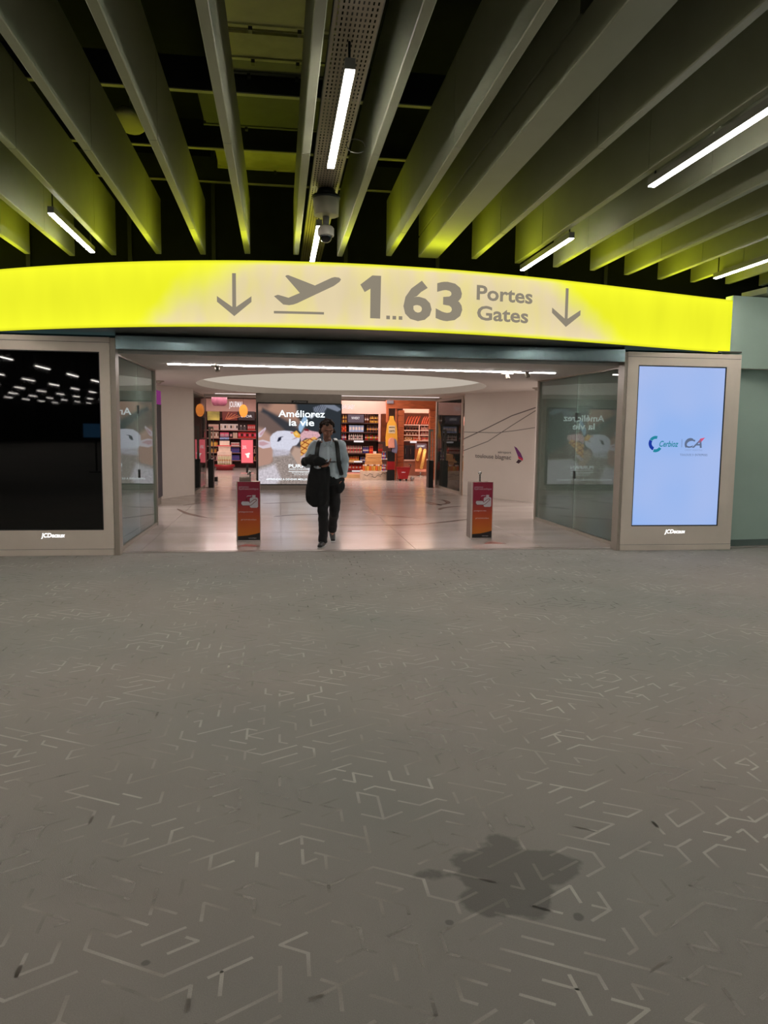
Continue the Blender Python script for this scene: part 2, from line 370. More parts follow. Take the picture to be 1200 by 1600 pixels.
for l in inl:
    pts = []
    P4 = [Vector(p) for p in ([l[0]] + l + [l[-1]])]
    for k in range(1, len(P4) - 2):
        for s in range(6):
            t = s / 6; a, b_, c, d = P4[k - 1], P4[k], P4[k + 1], P4[k + 2]
            pts.append(.5 * ((2 * b_) + (c - a) * t + (2 * a - 5 * b_ + 4 * c - d) * t * t + (3 * b_ - a - 3 * c + d) * t ** 3))
    pts.append(P4[-1]); bm = BM(); pv = None; n = len(pts)
    for k, p in enumerate(pts):
        t = (pts[min(k + 1, n - 1)] - pts[max(k - 1, 0)]).normalized(); wd = .012 + .045 * math.sin(math.pi * k / (n - 1)) ** .7
        q = Vector((-t.y, t.x)) * wd; c = (bm.verts.new((p.x - q.x, p.y - q.y, .0008)), bm.verts.new((p.x + q.x, p.y + q.y, .0008)))
        if pv: bm.faces.new((pv[0], c[0], c[1], pv[1]))
        pv = c
    bmesh.ops.recalc_face_normals(bm, faces=bm.faces[:])
    part('inlay', bm, M_INLAY, ftile)
# hall shell
bm = BM(); box(bm, -26, 14, -68, 11.2, 5.5, 5.7); struct('ceiling', bm, M_DARK)
bm = BM(); box(bm, -26.2, -26, -68, 11.2, 0, 5.5); struct('wall_left', bm, M_DARK)
bm = BM(); box(bm, -26, 14, -68.2, -68, 0, 5.5); struct('wall_back', bm, M_DARK)
bm = BM(); box(bm, 14, 14.2, -68, -27, 0, 5.5); box(bm, 14, 14.2, 9, 12, 0, 5.5); box(bm, 14, 14.2, -27, 9, 5.3, 5.5); box(bm, 14, 14.2, -27, 9, 0, .4)
struct('wall_right', bm, M_TEALW)
bm = BM()
for k in range(19): box(bm, 14.02, 14.12, -27 + k * 2 - .04, -27 + k * 2 + .04, .4, 5.3)
wf = struct('added_window_1', bm, M_FRAME2)  # added unseen windows that let teal light in from the right
for k in range(18):
    bm = BM(); box(bm, 14.06, 14.075, -26.96 + k * 2, -25.04 + k * 2, .4, 5.3); part('pane', bm, M_GLASSD, wf)
# facade wall above and beside the opening
bm = BM(); box(bm, -26, -3.44, 9.86, 10.06, 0, 2.72); box(bm, -26, 14, 11.0, 11.2, 2.9, 5.5); box(bm, -26, 5.3, 10.06, 11.0, 2.72, 2.9); box(bm, 5.3, 6.2, 10.3, 11.0, 2.72, 2.9)
struct('wall_front', bm, M_DARK)
bm = BM()
for x in (-3.3, -2.0, -.9, .9, 2.2, 3.5, 4.7): box(bm, x, x + .05, 10.96, 11.0, 2.9, 5.5)
struct('trim_1', bm, M_DARKM)
bm = BM(); slab(bm, (6.22, 10.12), (14, 10.98), .15, 0, 3.5); struct('wall_front_right', bm, M_TEALW)
bm = BM(); slab(bm, (6.22, 10.105), (14, 10.965), .02, 0, .09); struct('baseboard_right', bm, mat('skirting', (84, 98, 92), .6))
bm = BM(); slab(bm, (6.6, 9.95), (14, 10.75), .5, 3.52, 3.6); struct('trim_2', bm, M_FIN)

# ---------------------------------------------------------------- curved illuminated sign
CO = (-0.00038510531549603084, -0.003356513605307748, 0.06355960338505973, 0.08169718725923167, 8.807083263988709)
def sy(x):
    t = x - 1.3; return (((CO[0] * t + CO[1]) * t + CO[2]) * t + CO[3]) * t + CO[4]
def sn(x):   # outward normal (towards the hall)
    d = (sy(x + .01) - sy(x - .01)) / .02; v = Vector((d, -1, 0)); v.normalize(); return v
SX0, SX1, SZ0, SZ1 = -5.2, 6.46, 2.72, 3.437
def on_sign(off):
    def f(x, z):
        n = sn(x); return (x + n.x * off, sy(x) + n.y * off, z)
    return f
def sign_mat():
    m = bpy.data.materials.new('backlit_panel'); m.use_nodes = True; nt = m.node_tree; L = nt.links.new; nt.nodes.clear()
    o = nt.nodes.new('ShaderNodeOutputMaterial'); e = nt.nodes.new('ShaderNodeEmission'); g = nt.nodes.new('ShaderNodeNewGeometry')
    s = nt.nodes.new('ShaderNodeSeparateXYZ'); L(g.outputs['Position'], s.inputs[0])
    def mth(op, a, b=None, c=None, cl=False):
        n = nt.nodes.new('ShaderNodeMath'); n.operation = op; n.use_clamp = cl
        for i, v in enumerate((a, b, c)):
            if v is None: continue
            if isinstance(v, (int, float)): n.inputs[i].default_value = v
            else: L(v, n.inputs[i])
        return n.outputs[0]
    nz = nt.nodes.new('ShaderNodeTexNoise'); nz.inputs['Scale'].default_value = 1.6; L(g.outputs['Position'], nz.inputs[0])
    X = s.outputs[0]; Z = s.outputs[2]
    zr = mth('SUBTRACT', Z, 3.08)
    # white lamps behind the lettering, yellow ones beside it
    half = mth('SUBTRACT', 2.45, mth('MULTIPLY', zr, 1.6))
    d = mth('SUBTRACT', half, mth('ABSOLUTE', mth('SUBTRACT', X, 1.38)))
    d = mth('ADD', d, mth('MULTIPLY', mth('SUBTRACT', nz.outputs['Fac'], .5), 1.0))
    core = nt.nodes.new('ShaderNodeMapRange'); core.interpolation_type = 'SMOOTHSTEP'; core.inputs['From Min'].default_value = -.35; core.inputs['From Max'].default_value = .65; L(d, core.inputs['Value'])
    n2 = nt.nodes.new('ShaderNodeTexNoise'); n2.inputs['Scale'].default_value = 3; mp = nt.nodes.new('ShaderNodeMapping'); mp.inputs['Scale'].default_value = (1.2, .3, .5); L(g.outputs['Position'], mp.inputs[0]); L(mp.outputs[0], n2.inputs[0])
    cr = nt.nodes.new('ShaderNodeValToRGB'); cr.color_ramp.elements[0].position = .38; cr.color_ramp.elements[1].position = .6
    cr.color_ramp.elements[0].color = (.86, .74, .33, 1); cr.color_ramp.elements[1].color = (.84, .70, .43, 1); L(n2.outputs['Fac'], cr.inputs[0])
    # thin yellow rim along both edges
    edge = mth('MULTIPLY', mth('SUBTRACT', mth('ABSOLUTE', zr), .305), 22, cl=True)
    k = mth('MULTIPLY', core.outputs[0], mth('SUBTRACT', 1.0, edge))
    mx = nt.nodes.new('ShaderNodeMix'); mx.data_type = 'RGBA'; L(k, mx.inputs[0]); mx.inputs[6].default_value = (.94, .96, .026, 1); L(cr.outputs[0], mx.inputs[7])
    L(mx.outputs[2], e.inputs[0])
    n3 = nt.nodes.new('ShaderNodeTexNoise'); n3.inputs['Scale'].default_value = 2.2; mp3 = nt.nodes.new('ShaderNodeMapping'); mp3.inputs['Scale'].default_value = (1.5, .1, .4); L(g.outputs['Position'], mp3.inputs[0]); L(mp3.outputs[0], n3.inputs[0])
    bands = mth('MULTIPLY_ADD', n3.outputs['Fac'], .16, .86)
    tb = mth('MULTIPLY_ADD', mth('MULTIPLY', zr, zr), 1.1, .92)     # tubes run along top and bottom
    fall = mth('SUBTRACT', 1.0, mth('MULTIPLY', mth('MULTIPLY', mth('SUBTRACT', mth('ABSOLUTE', zr), .325), 20, cl=True), .38))
    L(mth('MULTIPLY', mth('MULTIPLY', bands, tb), mth('MULTIPLY', fall, 1.06)), e.inputs[1]); L(e.outputs[0], o.inputs[0]); return m
M_SIGN = sign_mat()
sign = thing('gate_sign', 'long curved yellow illuminated sign reading 1...63 Portes Gates above the opening', 'sign', (1.3, 8.9, SZ0))
N = 120
def band(x0, x1, z0, z1, f0, f1, n):
    bm = BM(); pv = None
    for i in range(n + 1):
        x = x0 + (x1 - x0) * i / n; a = f0(x, z0); b = f0(x, z1); c = f1(x, z1); d = f1(x, z0)
        cur = [bm.verts.new(p) for p in (a, b, c, d)]
        if pv:
            for q in range(4): bm.faces.new((pv[q], cur[q], cur[(q + 1) % 4], pv[(q + 1) % 4]))
        else: bm.faces.new(cur[::-1])
        pv = cur
    bm.faces.new(pv); bmesh.ops.recalc_face_normals(bm, faces=bm.faces[:]); return bm
bounds = [-5.2, -3.9, -2.48, -.35, 1.8, 3.95, 5.2, SX1]
for a, b in zip(bounds, bounds[1:]):
    part('light_panel', band(a + .002, b - .002, SZ0, SZ1, on_sign(0), on_sign(-.03), max(6, int((b - a) * 12))), M_SIGN, sign)
part('top_diffuser', band(SX0 + .1, SX1 - .1, SZ1 - .004, SZ1 + .002, on_sign(-.05), on_sign(-.26), 60), emit('top_glow', (.92, .95, .04), 9.0, True), sign)
part('back_box', band(SX0, SX1 - .02, SZ0 + .015, SZ1 - .015, on_sign(-.032), on_sign(-.3), 90), mat('sign_back', (150, 148, 120), .5), sign)
f4 = on_sign(.004)
def flat(poly, f=f4, name='arrow', label=None, n_sub=0):
    bm = BM(); fc = bm.faces.new([bm.verts.new((x, 0, z)) for x, z in poly]); fc.normal_update()
    if fc.normal.y > 0: fc.normal_flip()
    bmesh.ops.triangulate(bm, faces=[fc]); xs = [p[0] for p in poly]; c = min(xs) + .07
    while c < max(xs):
        bmesh.ops.bisect_plane(bm, geom=bm.verts[:] + bm.edges[:] + bm.faces[:], plane_co=(c, 0, 0), plane_no=(1, 0, 0)); c += .07
    for v in bm.verts: v.co = Vector(f(v.co.x, v.co.z))
    return part(name, bm, M_GREYLET, sign, label)
for cx, cz0, zt, wd in ((-.49, 2.833, 3.298, .19), (3.495, 2.881, 3.345, .205)):
    t = .021; h = .19; a = .052
    flat([(cx - t, zt), (cx - t, cz0 + .10), (cx - wd, cz0 + .10 + h * .62), (cx - wd, cz0 + .10 + h * .62 - .062), (cx, cz0), (cx + wd, cz0 + .10 + h * .62 - .062), (cx + wd, cz0 + .10 + h * .62), (cx + t, cz0 + .10), (cx + t, zt)],
         label='down arrow')
pl = [(46, 258), (80, 245), (95, 248), (180, 272), (285, 228), (150, 75), (165, 66), (180, 66), (425, 158), (580, 85), (610, 78), (650, 82), (668, 98), (655, 120), (600, 160), (260, 322), (225, 334), (185, 340), (132, 334)]
flat([(-.054 + (x - 45) / 6 * .00715, 3.276 - (y - 72) / 6 * .00712 + (x - 45) * .00002) for x, y in pl], name='aeroplane_symbol')
flat([(-.054, 2.868), (-.054, 2.895), (.50, 2.895), (.50, 2.868)], name='runway_symbol')
flat([(.905, 3.21), (1.04, 3.316), (1.14, 3.316), (1.135, 2.845), (1.02, 2.845), (1.02, 3.17), (.955, 3.13)], name='numeral', label='numeral 1')
for i in range(3):
    x = 1.205 + i * .072; flat([(x, 2.842), (x, 2.882), (x + .042, 2.882), (x + .042, 2.842)], name='dot')
part('numeral', text_fit('6', 1.402, 1.735, 2.842, 3.302, f4, bold=.035), M_GREYLET, sign, 'numeral 6')
part('numeral', text_fit('3', 1.785, 2.108, 2.858, 3.318, f4, bold=.035), M_GREYLET, sign, 'numeral 3')
part('lettering', text_fit('Portes', 2.284, 3.015, 3.118, 3.298, f4, bold=.024), M_GREYLET, sign, 'Portes')
part('lettering', text_fit('Gates', 2.295, 2.965, 2.888, 3.064, f4, bold=.024), M_GREYLET, sign, 'Gates')

# soffit under the sign, brushed beam over the opening
bm = BM(); n = 60
low = []; 
for i in range(n + 1):
    x = -5.2 + (6.36 + 5.2) * i / n; low.append((x, sy(x) + .02))
for i in range(n):
    (a, b), (c, d) = low[i], low[i + 1]
    hexa(bm, [(a, b, 2.715), (c, d, 2.715), (c, 10.06, 2.715), (a, 10.06, 2.715)], [(a, b, 2.735), (c, d, 2.735), (c, 10.06, 2.735), (a, 10.06, 2.735)])
struct('trim_3', bm, M_SOFFIT)
beam = thing('entrance_beam', 'brushed metal beam spanning the top of the passage opening', 'beam', (1.4, 9.8, 2.53))
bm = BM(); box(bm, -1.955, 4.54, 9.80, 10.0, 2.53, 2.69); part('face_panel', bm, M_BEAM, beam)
bm = BM(); box(bm, -1.955, 4.54, 9.83, 10.0, 2.69, 2.713); part('shadow_gap', bm, M_SEAM, beam)

# ---------------------------------------------------------------- display columns
def display(name, label, x0, x1, z0, z1, fx0, fx1, on):
    t = thing(name, label, 'display', ((x0 + x1) / 2, 9.9, 0))
    yf = 9.80; bm = BM()
    box(bm, fx0, x0, yf, yf + .1, .085, 2.6); box(bm, x1, fx1, yf, yf + .1, .085, 2.6); box(bm, x0, x1, yf, yf + .1, .085, z0); box(bm, x0, x1, yf, yf + .1, z1, 2.6)
    part('frame', bm, M_FRAME, t)
    bm = BM(); box(bm, fx0 + .004, fx1 - .004, yf + .10, yf + .24, 0, 2.66); part('housing', bm, M_FRAME2, t)
    bm = BM(); box(bm, fx0, fx1, yf - .004, yf + .098, .004, .08); part('plinth', bm, M_FRAME, t)
    for a, b in ((.0795, .0855), (2.6, 2.606)):
        bm = BM(); box(bm, fx0 + .005, fx1 - .005, yf + .01, yf + .1, a, b); part('seam', bm, M_SEAM, t)
    bm = BM(); box(bm, fx0, fx1, yf, yf + .1, 2.606, 2.665); part('top_rail', bm, M_FRAME, t)
    bm = BM(); box(bm, x0 + .003, x1 - .003, yf + .012, yf + .09, z0 + .003, z1 - .003); s = part('screen', bm, M_BLACKGLASS, t)
    for (a, b, c, d) in ((x0, x0 + .012, z0, z1), (x1 - .012, x1, z0, z1), (x0, x1, z0, z0 + .012), (x0, x1, z1 - .012, z1)):
        bm = BM(); box(bm, a, b, yf + .004, yf + .013, c, d); part('bezel', bm, M_BLK, s)
    return t, s
M_JC = emit('lit_logo', (.95, .97, 1.0), 2.2, True)
dl, dls = display('advertising_display', 'tall switched-off black display in a beige frame left of the opening', -3.40, -2.15, .32, 2.49, -3.66, -2.03, False)
part('lettering', text_fit('JCDecaux', -2.89, -2.61, .232, .288, lambda x, z: (x, 9.797, z), bold=.005, shear=.2), M_JC, dl, 'small lit white lettering')
dr, drs = display('advertising_display', 'tall glowing pale blue display with two small logos right of the opening', 4.735, 5.995, .335, 2.495, 4.585, 6.2, True)
part('lettering', text_fit('JCDecaux', 5.22, 5.52, .236, .292, lambda x, z: (x, 9.797, z), bold=.005, shear=.2), M_JC, dr, 'small lit white lettering')
def blue_screen():
    m = bpy.data.materials.new('blue_screen'); m.use_nodes = True; nt = m.node_tree; L = nt.links.new; nt.nodes.clear()
    o = nt.nodes.new('ShaderNodeOutputMaterial'); e = nt.nodes.new('ShaderNodeEmission'); g = nt.nodes.new('ShaderNodeTexCoord')
    n = nt.nodes.new('ShaderNodeTexNoise'); n.inputs['Scale'].default_value = .9; n.inputs['Detail'].default_value = 1; L(g.outputs['Object'], n.inputs[0])
    r = nt.nodes.new('ShaderNodeValToRGB'); r.color_ramp.elements[0].position = .35; r.color_ramp.elements[1].position = .65
    r.color_ramp.elements[0].color = lin((150, 182, 238)) + (1,); r.color_ramp.elements[1].color = lin((168, 188, 236)) + (1,)
    L(n.outputs['Fac'], r.inputs[0]); L(r.outputs[0], e.inputs[0]); e.inputs[1].default_value = 1.0; L(e.outputs[0], o.inputs[0]); return m
bm = BM(); quad(bm, [(4.75, 9.8105, .35), (5.98, 9.8105, .35), (5.98, 9.8105, 2.48), (4.75, 9.8105, 2.48)]); part('lit_image', bm, blue_screen(), drs)
# logos on the lit display
YL = 9.808
def fL(x, z): return (x, YL, z)
def fpoly(name, pts, m, parent, y=YL, label=None):
    bm = BM(); f = bm.faces.new([bm.verts.new((x, y, z)) for x, z in pts])
    f.normal_update()
    if f.normal.y > 0: f.normal_flip()
    bmesh.ops.triangulate(bm, faces=[f]); return part(name, bm, m, parent, label)
E_TEAL = emit('logo_teal', (40, 140, 165), .9); E_NAVY = emit('logo_navy', (30, 60, 165), .9); E_GREY = emit('logo_grey', (105, 120, 150), .85); E_PINK = emit('logo_pink', (225, 90, 130), .9); E_PALE = emit('logo_pale', (140, 160, 205), .9)
def arc_band(cx, cz, r0, r1, a0, a1, n=10):
    o = [(cx + r1 * math.cos(math.radians(a0 + (a1 - a0) * k / n)), cz + r1 * math.sin(math.radians(a0 + (a1 - a0) * k / n))) for k in range(n + 1)]
    i = [(cx + r0 * math.cos(math.radians(a0 + (a1 - a0) * k / n)), cz + r0 * math.sin(math.radians(a0 + (a1 - a0) * k / n))) for k in range(n + 1)]
    return o + i[::-1]
lz = 1.46
fpoly('logo_swirl', arc_band(5.03, lz, .055, .10, 150, 250), E_NAVY, drs)
fpoly('logo_swirl', arc_band(5.03, lz, .06, .10, 75, 148), E_TEAL, drs)
fpoly('logo_swirl', arc_band(5.03, lz - .02, .06, .10, 252, 330), E_TEAL, drs)
part('lettering', text_fit('Cerbioz', 5.085, 5.36, lz - .045, lz + .04, fL, bold=.02, shear=.3), E_TEAL, drs, 'teal lettering')
fpoly('divider', [(5.405, lz - .05), (5.41, lz - .05), (5.41, lz + .06), (5.405, lz + .06)], E_GREY, drs)
fpoly('logo_sweep', arc_band(5.53, lz - .005, .05, .082, 60, 220), E_GREY, drs)
part('lettering', text_fit('CA', 5.45, 5.70, lz - .055, lz + .065, fL, bold=.02, shear=.35), E_GREY, drs, 'grey lettering')
fpoly('logo_flash', [(5.64, lz + .015), (5.68, lz + .015), (5.74, lz + .085), (5.67, lz + .07)], E_PINK, drs)
part('lettering', text_fit('CRÉDIT AGRICOLE', 5.455, 5.71, lz - .095, lz - .075, fL), E_PALE, drs)
part('lettering', text_fit('TOULOUSE 31 ENTREPRISES', 5.39, 5.79, lz - .165, lz - .135, fL), E_GREY, drs)

# door jambs
for nm, x0, x1, lab in (('door_jamb', -2.026, -1.965, 'left vertical metal jamb beside the black display'), ('door_jamb', 4.545, 4.583, 'right vertical metal jamb beside the blue display')):
    bm = BM(); box(bm, x0, x1, 9.81, 10.0, 0, 2.66); solo(nm, bm, M_FRAME2, lab, 'door frame')

# ---------------------------------------------------------------- glass screens of the passage
def glass_screen(label, p, q, back, mids, hinge_side):
    """glass wall from plan point p to q; 'back' is the side of the painted wall behind it"""
    p = Vector(p); q = Vector(q); d = (q - p).normalized(); n = Vector((-d.y, d.x)) * back
    t = thing('glass_screen', label, 'glass wall', (p.x, p.y, 0))
    edges = [p] + [p + (q - p) * m for m in mids] + [q]
    for a, b in zip(edges, edges[1:]):
        bm = BM(); slab(bm, a + d * .004, b - d * .004, .012 * back, .055, 2.475); part('pane', bm, M_GLASSP, t)
    bm = BM(); slab(bm, p - n * .02, q - n * .02, .06 * back, 0, .05); part('bottom_rail', bm, M_FRAME2, t)
    bm = BM(); slab(bm, p - n * .02, q - n * .02, .06 * back, 2.48, 2.53); part('top_rail', bm, M_FRAME2, t)
    bm = BM(); slab(bm, q - d * .05 - n * .03, q + d * .02 - n * .03, .08 * back, 0, 2.53); part('end_post', bm, M_FRAME2, t)
    for m in mids:
        c = p + (q - p) * m
        for z in (.86, 1.78):
            bm = BM(); slab(bm, c - d * .03 - n * .012, c + d * .03 - n * .012, .03 * back, z, z + .12); part('clamp', bm, M_SEAM, t)
    return t, d, n
glass_screen('left glass wall of the passage mirroring the lamb poster', (-2.03, 10.05), (-1.985, 12.85), 1, (.52,), 1)
glass_screen('right glass wall of the passage mirroring the lamb poster', (4.715, 10.05), (4.635, 13.45), -1, (.50,), -1)
M_BACKW = mat('recess_wall', (226, 244, 234), .8, var=.03)
bm = BM(); slab(bm, (-2.085, 10.06), (-2.045, 12.72), .1, 0, 2.5); struct('wall_recess_left', bm, M_BACKW)
bm = BM(); slab(bm, (4.77, 10.06), (4.70, 13.34), -.1, 0, 2.5); struct('wall_recess_right', bm, M_BACKW)

# ---------------------------------------------------------------- passage walls and ceiling
ZC = 2.5
OC = (1.33, 16.9); ORX, ORY = 3.05, 4.3        # the luminous oval
NO = 64
bm = BM()      # ceiling slab with an oval opening
ring = [bm.verts.new((OC[0] + ORX * math.cos(2 * math.pi * k / NO), OC[1] + ORY * math.sin(2 * math.pi * k / NO), ZC)) for k in range(NO)]
X0, X1, Y0, Y1 = -9, 11, 10.0, 21.6
outer = []
for k in range(NO):
    a = 2 * math.pi * k / NO; c, s = math.cos(a), math.sin(a)
    tt = min((X1 - OC[0]) / c if c > 1e-6 else 1e9, (X0 - OC[0]) / c if c < -1e-6 else 1e9, (Y1 - OC[1]) / s if s > 1e-6 else 1e9, (Y0 - OC[1]) / s if s < -1e-6 else 1e9)
    outer.append(bm.verts.new((OC[0] + c * tt, OC[1] + s * tt, ZC)))
for k in range(NO):
    j = (k + 1) % NO; bm.faces.new((ring[j], ring[k], outer[k], outer[j]))
for cx, cy, in ((X0, Y0), (X1, Y0), (X1, Y1), (X0, Y1)):
    q = sorted(range(NO), key=lambda k: (outer[k].co.x - cx) ** 2 + (outer[k].co.y - cy) ** 2)[:2]
    if all((outer[i].co - Vector((cx, cy, ZC))).length > 1e-4 for i in q): bm.faces.new([outer[q[0]], outer[q[1]], bm.verts.new((cx, cy, ZC))])
up = [bm.verts.new((v.co.x, v.co.y, ZC + .16)) for v in ring]
for k in range(NO):
    j = (k + 1) % NO; bm.faces.new((ring[k], ring[j], up[j], up[k]))
bmesh.ops.recalc_face_normals(bm, faces=bm.faces[:])
struct('ceiling_passage', bm, M_CEIL)
bm = BM(); f = bm.faces.new([bm.verts.new((OC[0] + (ORX + .02) * math.cos(-2 * math.pi * k / NO), OC[1] + (ORY + .02) * math.sin(-2 * math.pi * k / NO), ZC + .15)) for k in range(NO)])
solo('oval_ceiling_light', bm, M_COVE, 'large pale glowing oval recessed in the passage ceiling', 'ceiling light')
bm = BM(); slab(bm, (-2.72, 17.25), (-2.0, 18.72), .12, 0, ZC); struct('wall_passage_left', bm, M_WHITE)
bm = BM(); slab(bm, (-6.5, 17.25), (-2.72, 17.25), .12, 0, ZC); struct('wall_side_left', bm, M_WHITE)
rw0, rw1 = Vector((4.55, 18.73)), Vector((5.67, 16.6))
bm = BM(); slab(bm, rw0, rw1, .12, 0, ZC); wpr = struct('wall_passage_right', bm, M_WHITE)
bm = BM(); box(bm, -2.0, 4.6, 10.001, 10.06, 2.49, 2.72); struct('trim_5', bm, M_CEIL)
bm = BM(); box(bm, 5.74, 10, 16.95, 17.07, 0, ZC); struct('wall_side_right', bm, M_WHITE)
rd = (rw1 - rw0).normalized(); rn = Vector((rd.y, -rd.x)); RL = (rw1 - rw0).length
if rn.dot(-rw0) < 0: rn = -rn
def onw(off):
    def f(s, z):
        p = rw0 + rd * s + rn * off; return (p.x, p.y, z)
    return f
M_LINE = mat('wall_line', (120, 112, 108), .7)
def wline(pts, wd):
    f = onw(.003); bm = BM()
    for (a, b), (c, d) in zip(pts, pts[1:]):
        v = Vector((c - a, d - b)).normalized(); q = Vector((-v.y, v.x)) * wd
        quad(bm, [f(a - q.x, b - q.y), f(c - q.x, d - q.y), f(c + q.x, d + q.y), f(a + q.x, b + q.y)])
    bmesh.ops.recalc_face_normals(bm, faces=bm.faces[:]); part('decorative_line', bm, M_LINE, wpr)
def S(s): return s * RL / 2.2
wline([(S(0), 1.39), (S(.75), 1.66), (S(1.5), 1.95), (S(2.18), 2.127)], .012)
wline([(S(0), 1.10), (S(.8), 1.35), (S(1.5), 1.72), (S(2.18), 2.06)], .009)
wline([(S(.0), 1.563), (S(1.07), 1.556), (S(1.6), 1.61), (S(2.18), 1.685)], .007)
M_LOGOT = mat('logo_dark', (58, 48, 54), .6)
def ltr(s, a, b, z0, z1, m, bold=0): 
    bmx = text_fit(s, a, b, z0, z1, onw(.004), bold=bold); bmesh.ops.recalc_face_normals(bmx, faces=bmx.faces[:]); part('lettering', bmx, m, wpr)
ltr('toulouse blagnac', S(.40), S(1.52), .945, 1.05, M_LOGOT, .0)
ltr('aéroport', S(1.12), S(1.52), 1.08, 1.14, M_LOGOT)
for nm, pts, c in (('logo_petal', [(1.60, 1.255), (1.68, 1.22), (1.80, 1.10), (1.87, .98), (1.72, 1.03)], (120, 50, 120)), ('logo_petal', [(1.72, 1.03), (1.87, .98), (1.86, .93), (1.74, .975)], (205, 40, 80)), ('logo_petal', [(1.74, .96), (1.84, .93), (1.75, .86), (1.67, .885)], (60, 25, 45))):
    bm = BM(); f = onw(.004); fc = bm.faces.new([bm.verts.new(f(S(a), b)) for a, b in pts]); bmesh.ops.triangulate(bm, faces=[fc]); part(nm, bm, mat('petal_%d' % c[0], c, .6), wpr)
# the small dark box on the side wall
t = thing('wall_box', 'small dark box with a lever on the recessed right side wall', 'box', (6.0, 16.9, 1.0))
bm = BM(); box(bm, 5.93, 6.12, 16.86, 16.948, 1.02, 1.14); part('casing', bm, M_BLK, t)
bm = BM(); cyl(bm, (6.02, 16.9, 1.14), (6.05, 16.9, 1.32), .01); part('lever', bm, M_STEEL, t)
# shop entrance header + ceiling
bm = BM(); box(bm, -2.02, 4.55, 21.45, 21.6, 2.42, 2.9); struct('trim_4', bm, M_CEIL)
bm = BM(); box(bm, -9, 11, 21.6, 36, 2.9, 3.0); struct('ceiling_shop', bm, M_CEIL)
bm = BM(); box(bm, -9, 11, 35.9, 36.0, 0, 2.9); struct('wall_shop_back', bm, mat('shop_wall', (190, 150, 142), .7))
bm = BM(); box(bm, -9.1, -9, 10, 36, 0, 3); struct('wall_shop_left', bm, M_WHITE)
bm = BM(); box(bm, 11, 11.1, 10, 36, 0, 3); struct('wall_shop_right', bm, M_WHITE)
bm = BM(); box(bm, -9, -6.5, 17.2, 17.3, 0, 3); box(bm, 10, 11, 17, 17.1, 0, 3); struct('wall_side_far', bm, M_WHITE)
# ceiling strips of the passage
def strip(label, x0, x1, y, cuts, m=None):
    t = thing('led_strip', label, 'ceiling light', ((x0 + x1) / 2, y, ZC))
    e = [x0] + cuts + [x1]
    for a, b in zip(e, e[1:]):
        bm = BM(); box(bm, a + .02, b - .02, y - .03, y + .03, ZC - .012, ZC - .004); part('diffuser', bm, m or M_STRIP, t)
    bm = BM(); box(bm, x0, x1, y - .035, y + .035, ZC - .004, ZC - .001); part('channel', bm, M_FRAME2, t)
strip('long thin light strip across the near part of the passage ceiling', -1.6, 4.22, 11.5, [-.9, 3.5])
strip('thin light strip across the far end of the passage ceiling', -1.7, 4.4, 21.0, [], M_STRIP2)
for i, (x, y, lab) in enumerate(((-.88, 11.42, 'small spotlight above the left end of the near light strip'), (3.48, 11.62, 'small spotlight touching the near light strip on the right'), (3.66, 11.2, 'small spotlight just before the near light strip on the right'))):
    t = thing('spotlight', lab, 'spotlight', (x, y, ZC - .1))
    bm = BM(); box(bm, x - .09, x + .09, y - .03, y + .03, ZC - .03, ZC - .013); part('base_plate', bm, M_FRAME2, t)
    bm = BM(); cyl(bm, (x, y, ZC - .03), (x + .01, y - .02, ZC - .1), .03, .035, 12); part('lamp_head', bm, M_FRAME2, t)
for x, y, lab in ((-2.35, 15.8, 'small round sprinkler on the ceiling left of the glowing oval'), (5.3, 15.5, 'small round sprinkler on the ceiling right of the glowing oval')):
    bm = BM(); lathe(bm, (x, y, ZC), [(.02, -.06), (.05, -.05), (.05, -.035), (.1, -.02), (.11, -.001)], 14); solo('ceiling_sprinkler', bm, M_FRAME2, lab, 'sprinkler')

# glass door leaves at the end of the passage with security gates
def leaf(label, p, q, back):
    p = Vector(p); q = Vector(q); d = (q - p).normalized(); t = thing('glass_door', label, 'glass door', (p.x, p.y, 0))
    bm = BM(); slab(bm, p, q, .012, .05, 2.40); part('pane', bm, M_GLASSD, t)
    for nm, a, b, z0, z1 in (('stile', p, p + d * .12, 0, 2.45), ('stile', q - d * .12, q, 0, 2.45), ('bottom_rail', p + d * .12, q - d * .12, 0, .06), ('top_rail', p + d * .12, q - d * .12, 2.38, 2.45)):
        bm = BM(); slab(bm, a, b, .03, z0, z1); part(nm, bm, M_FRAME2, t)
leaf('left open glass door leaf beside the white wall', (-2.0, 18.76), (-1.98, 21.5), 1)
leaf('right open glass door leaf beside the logo wall', (4.54, 18.76), (4.40, 21.4), 1)
def gate(x, y, lab):
    t = thing('security_gate', lab, 'security gate', (x, y, 0))
    bm = BM(); box(bm, x - .07, x + .07, y - .16, y + .16, 0, .76); part('pedestal', bm, M_BLK, t)
    bm = BM(); box(bm, x - .06, x + .0, y - .02, y + .02, .76, 1.62); box(bm, x + .05, x + .07, y - .02, y + .02, .76, 1.62); box(bm, x, x + .05, y - .02, y + .02, 1.56, 1.62); part('antenna', bm, M_FRAME2, t)
gate(-1.80, 21.0, 'black anti-theft gate beside the left glass door')
gate(4.20, 21.2, 'black anti-theft gate beside the right glass door')
bm = BM(); box(bm, -1.98, -1.82, 23.3, 23.5, 0, .13); bmesh.ops.bevel(bm, geom=bm.edges[:], offset=.01, segments=1, affect='EDGES'); solo('doorstop_box', bm, M_BLK, 'small dark box on the floor just behind the left anti-theft gate', 'box')

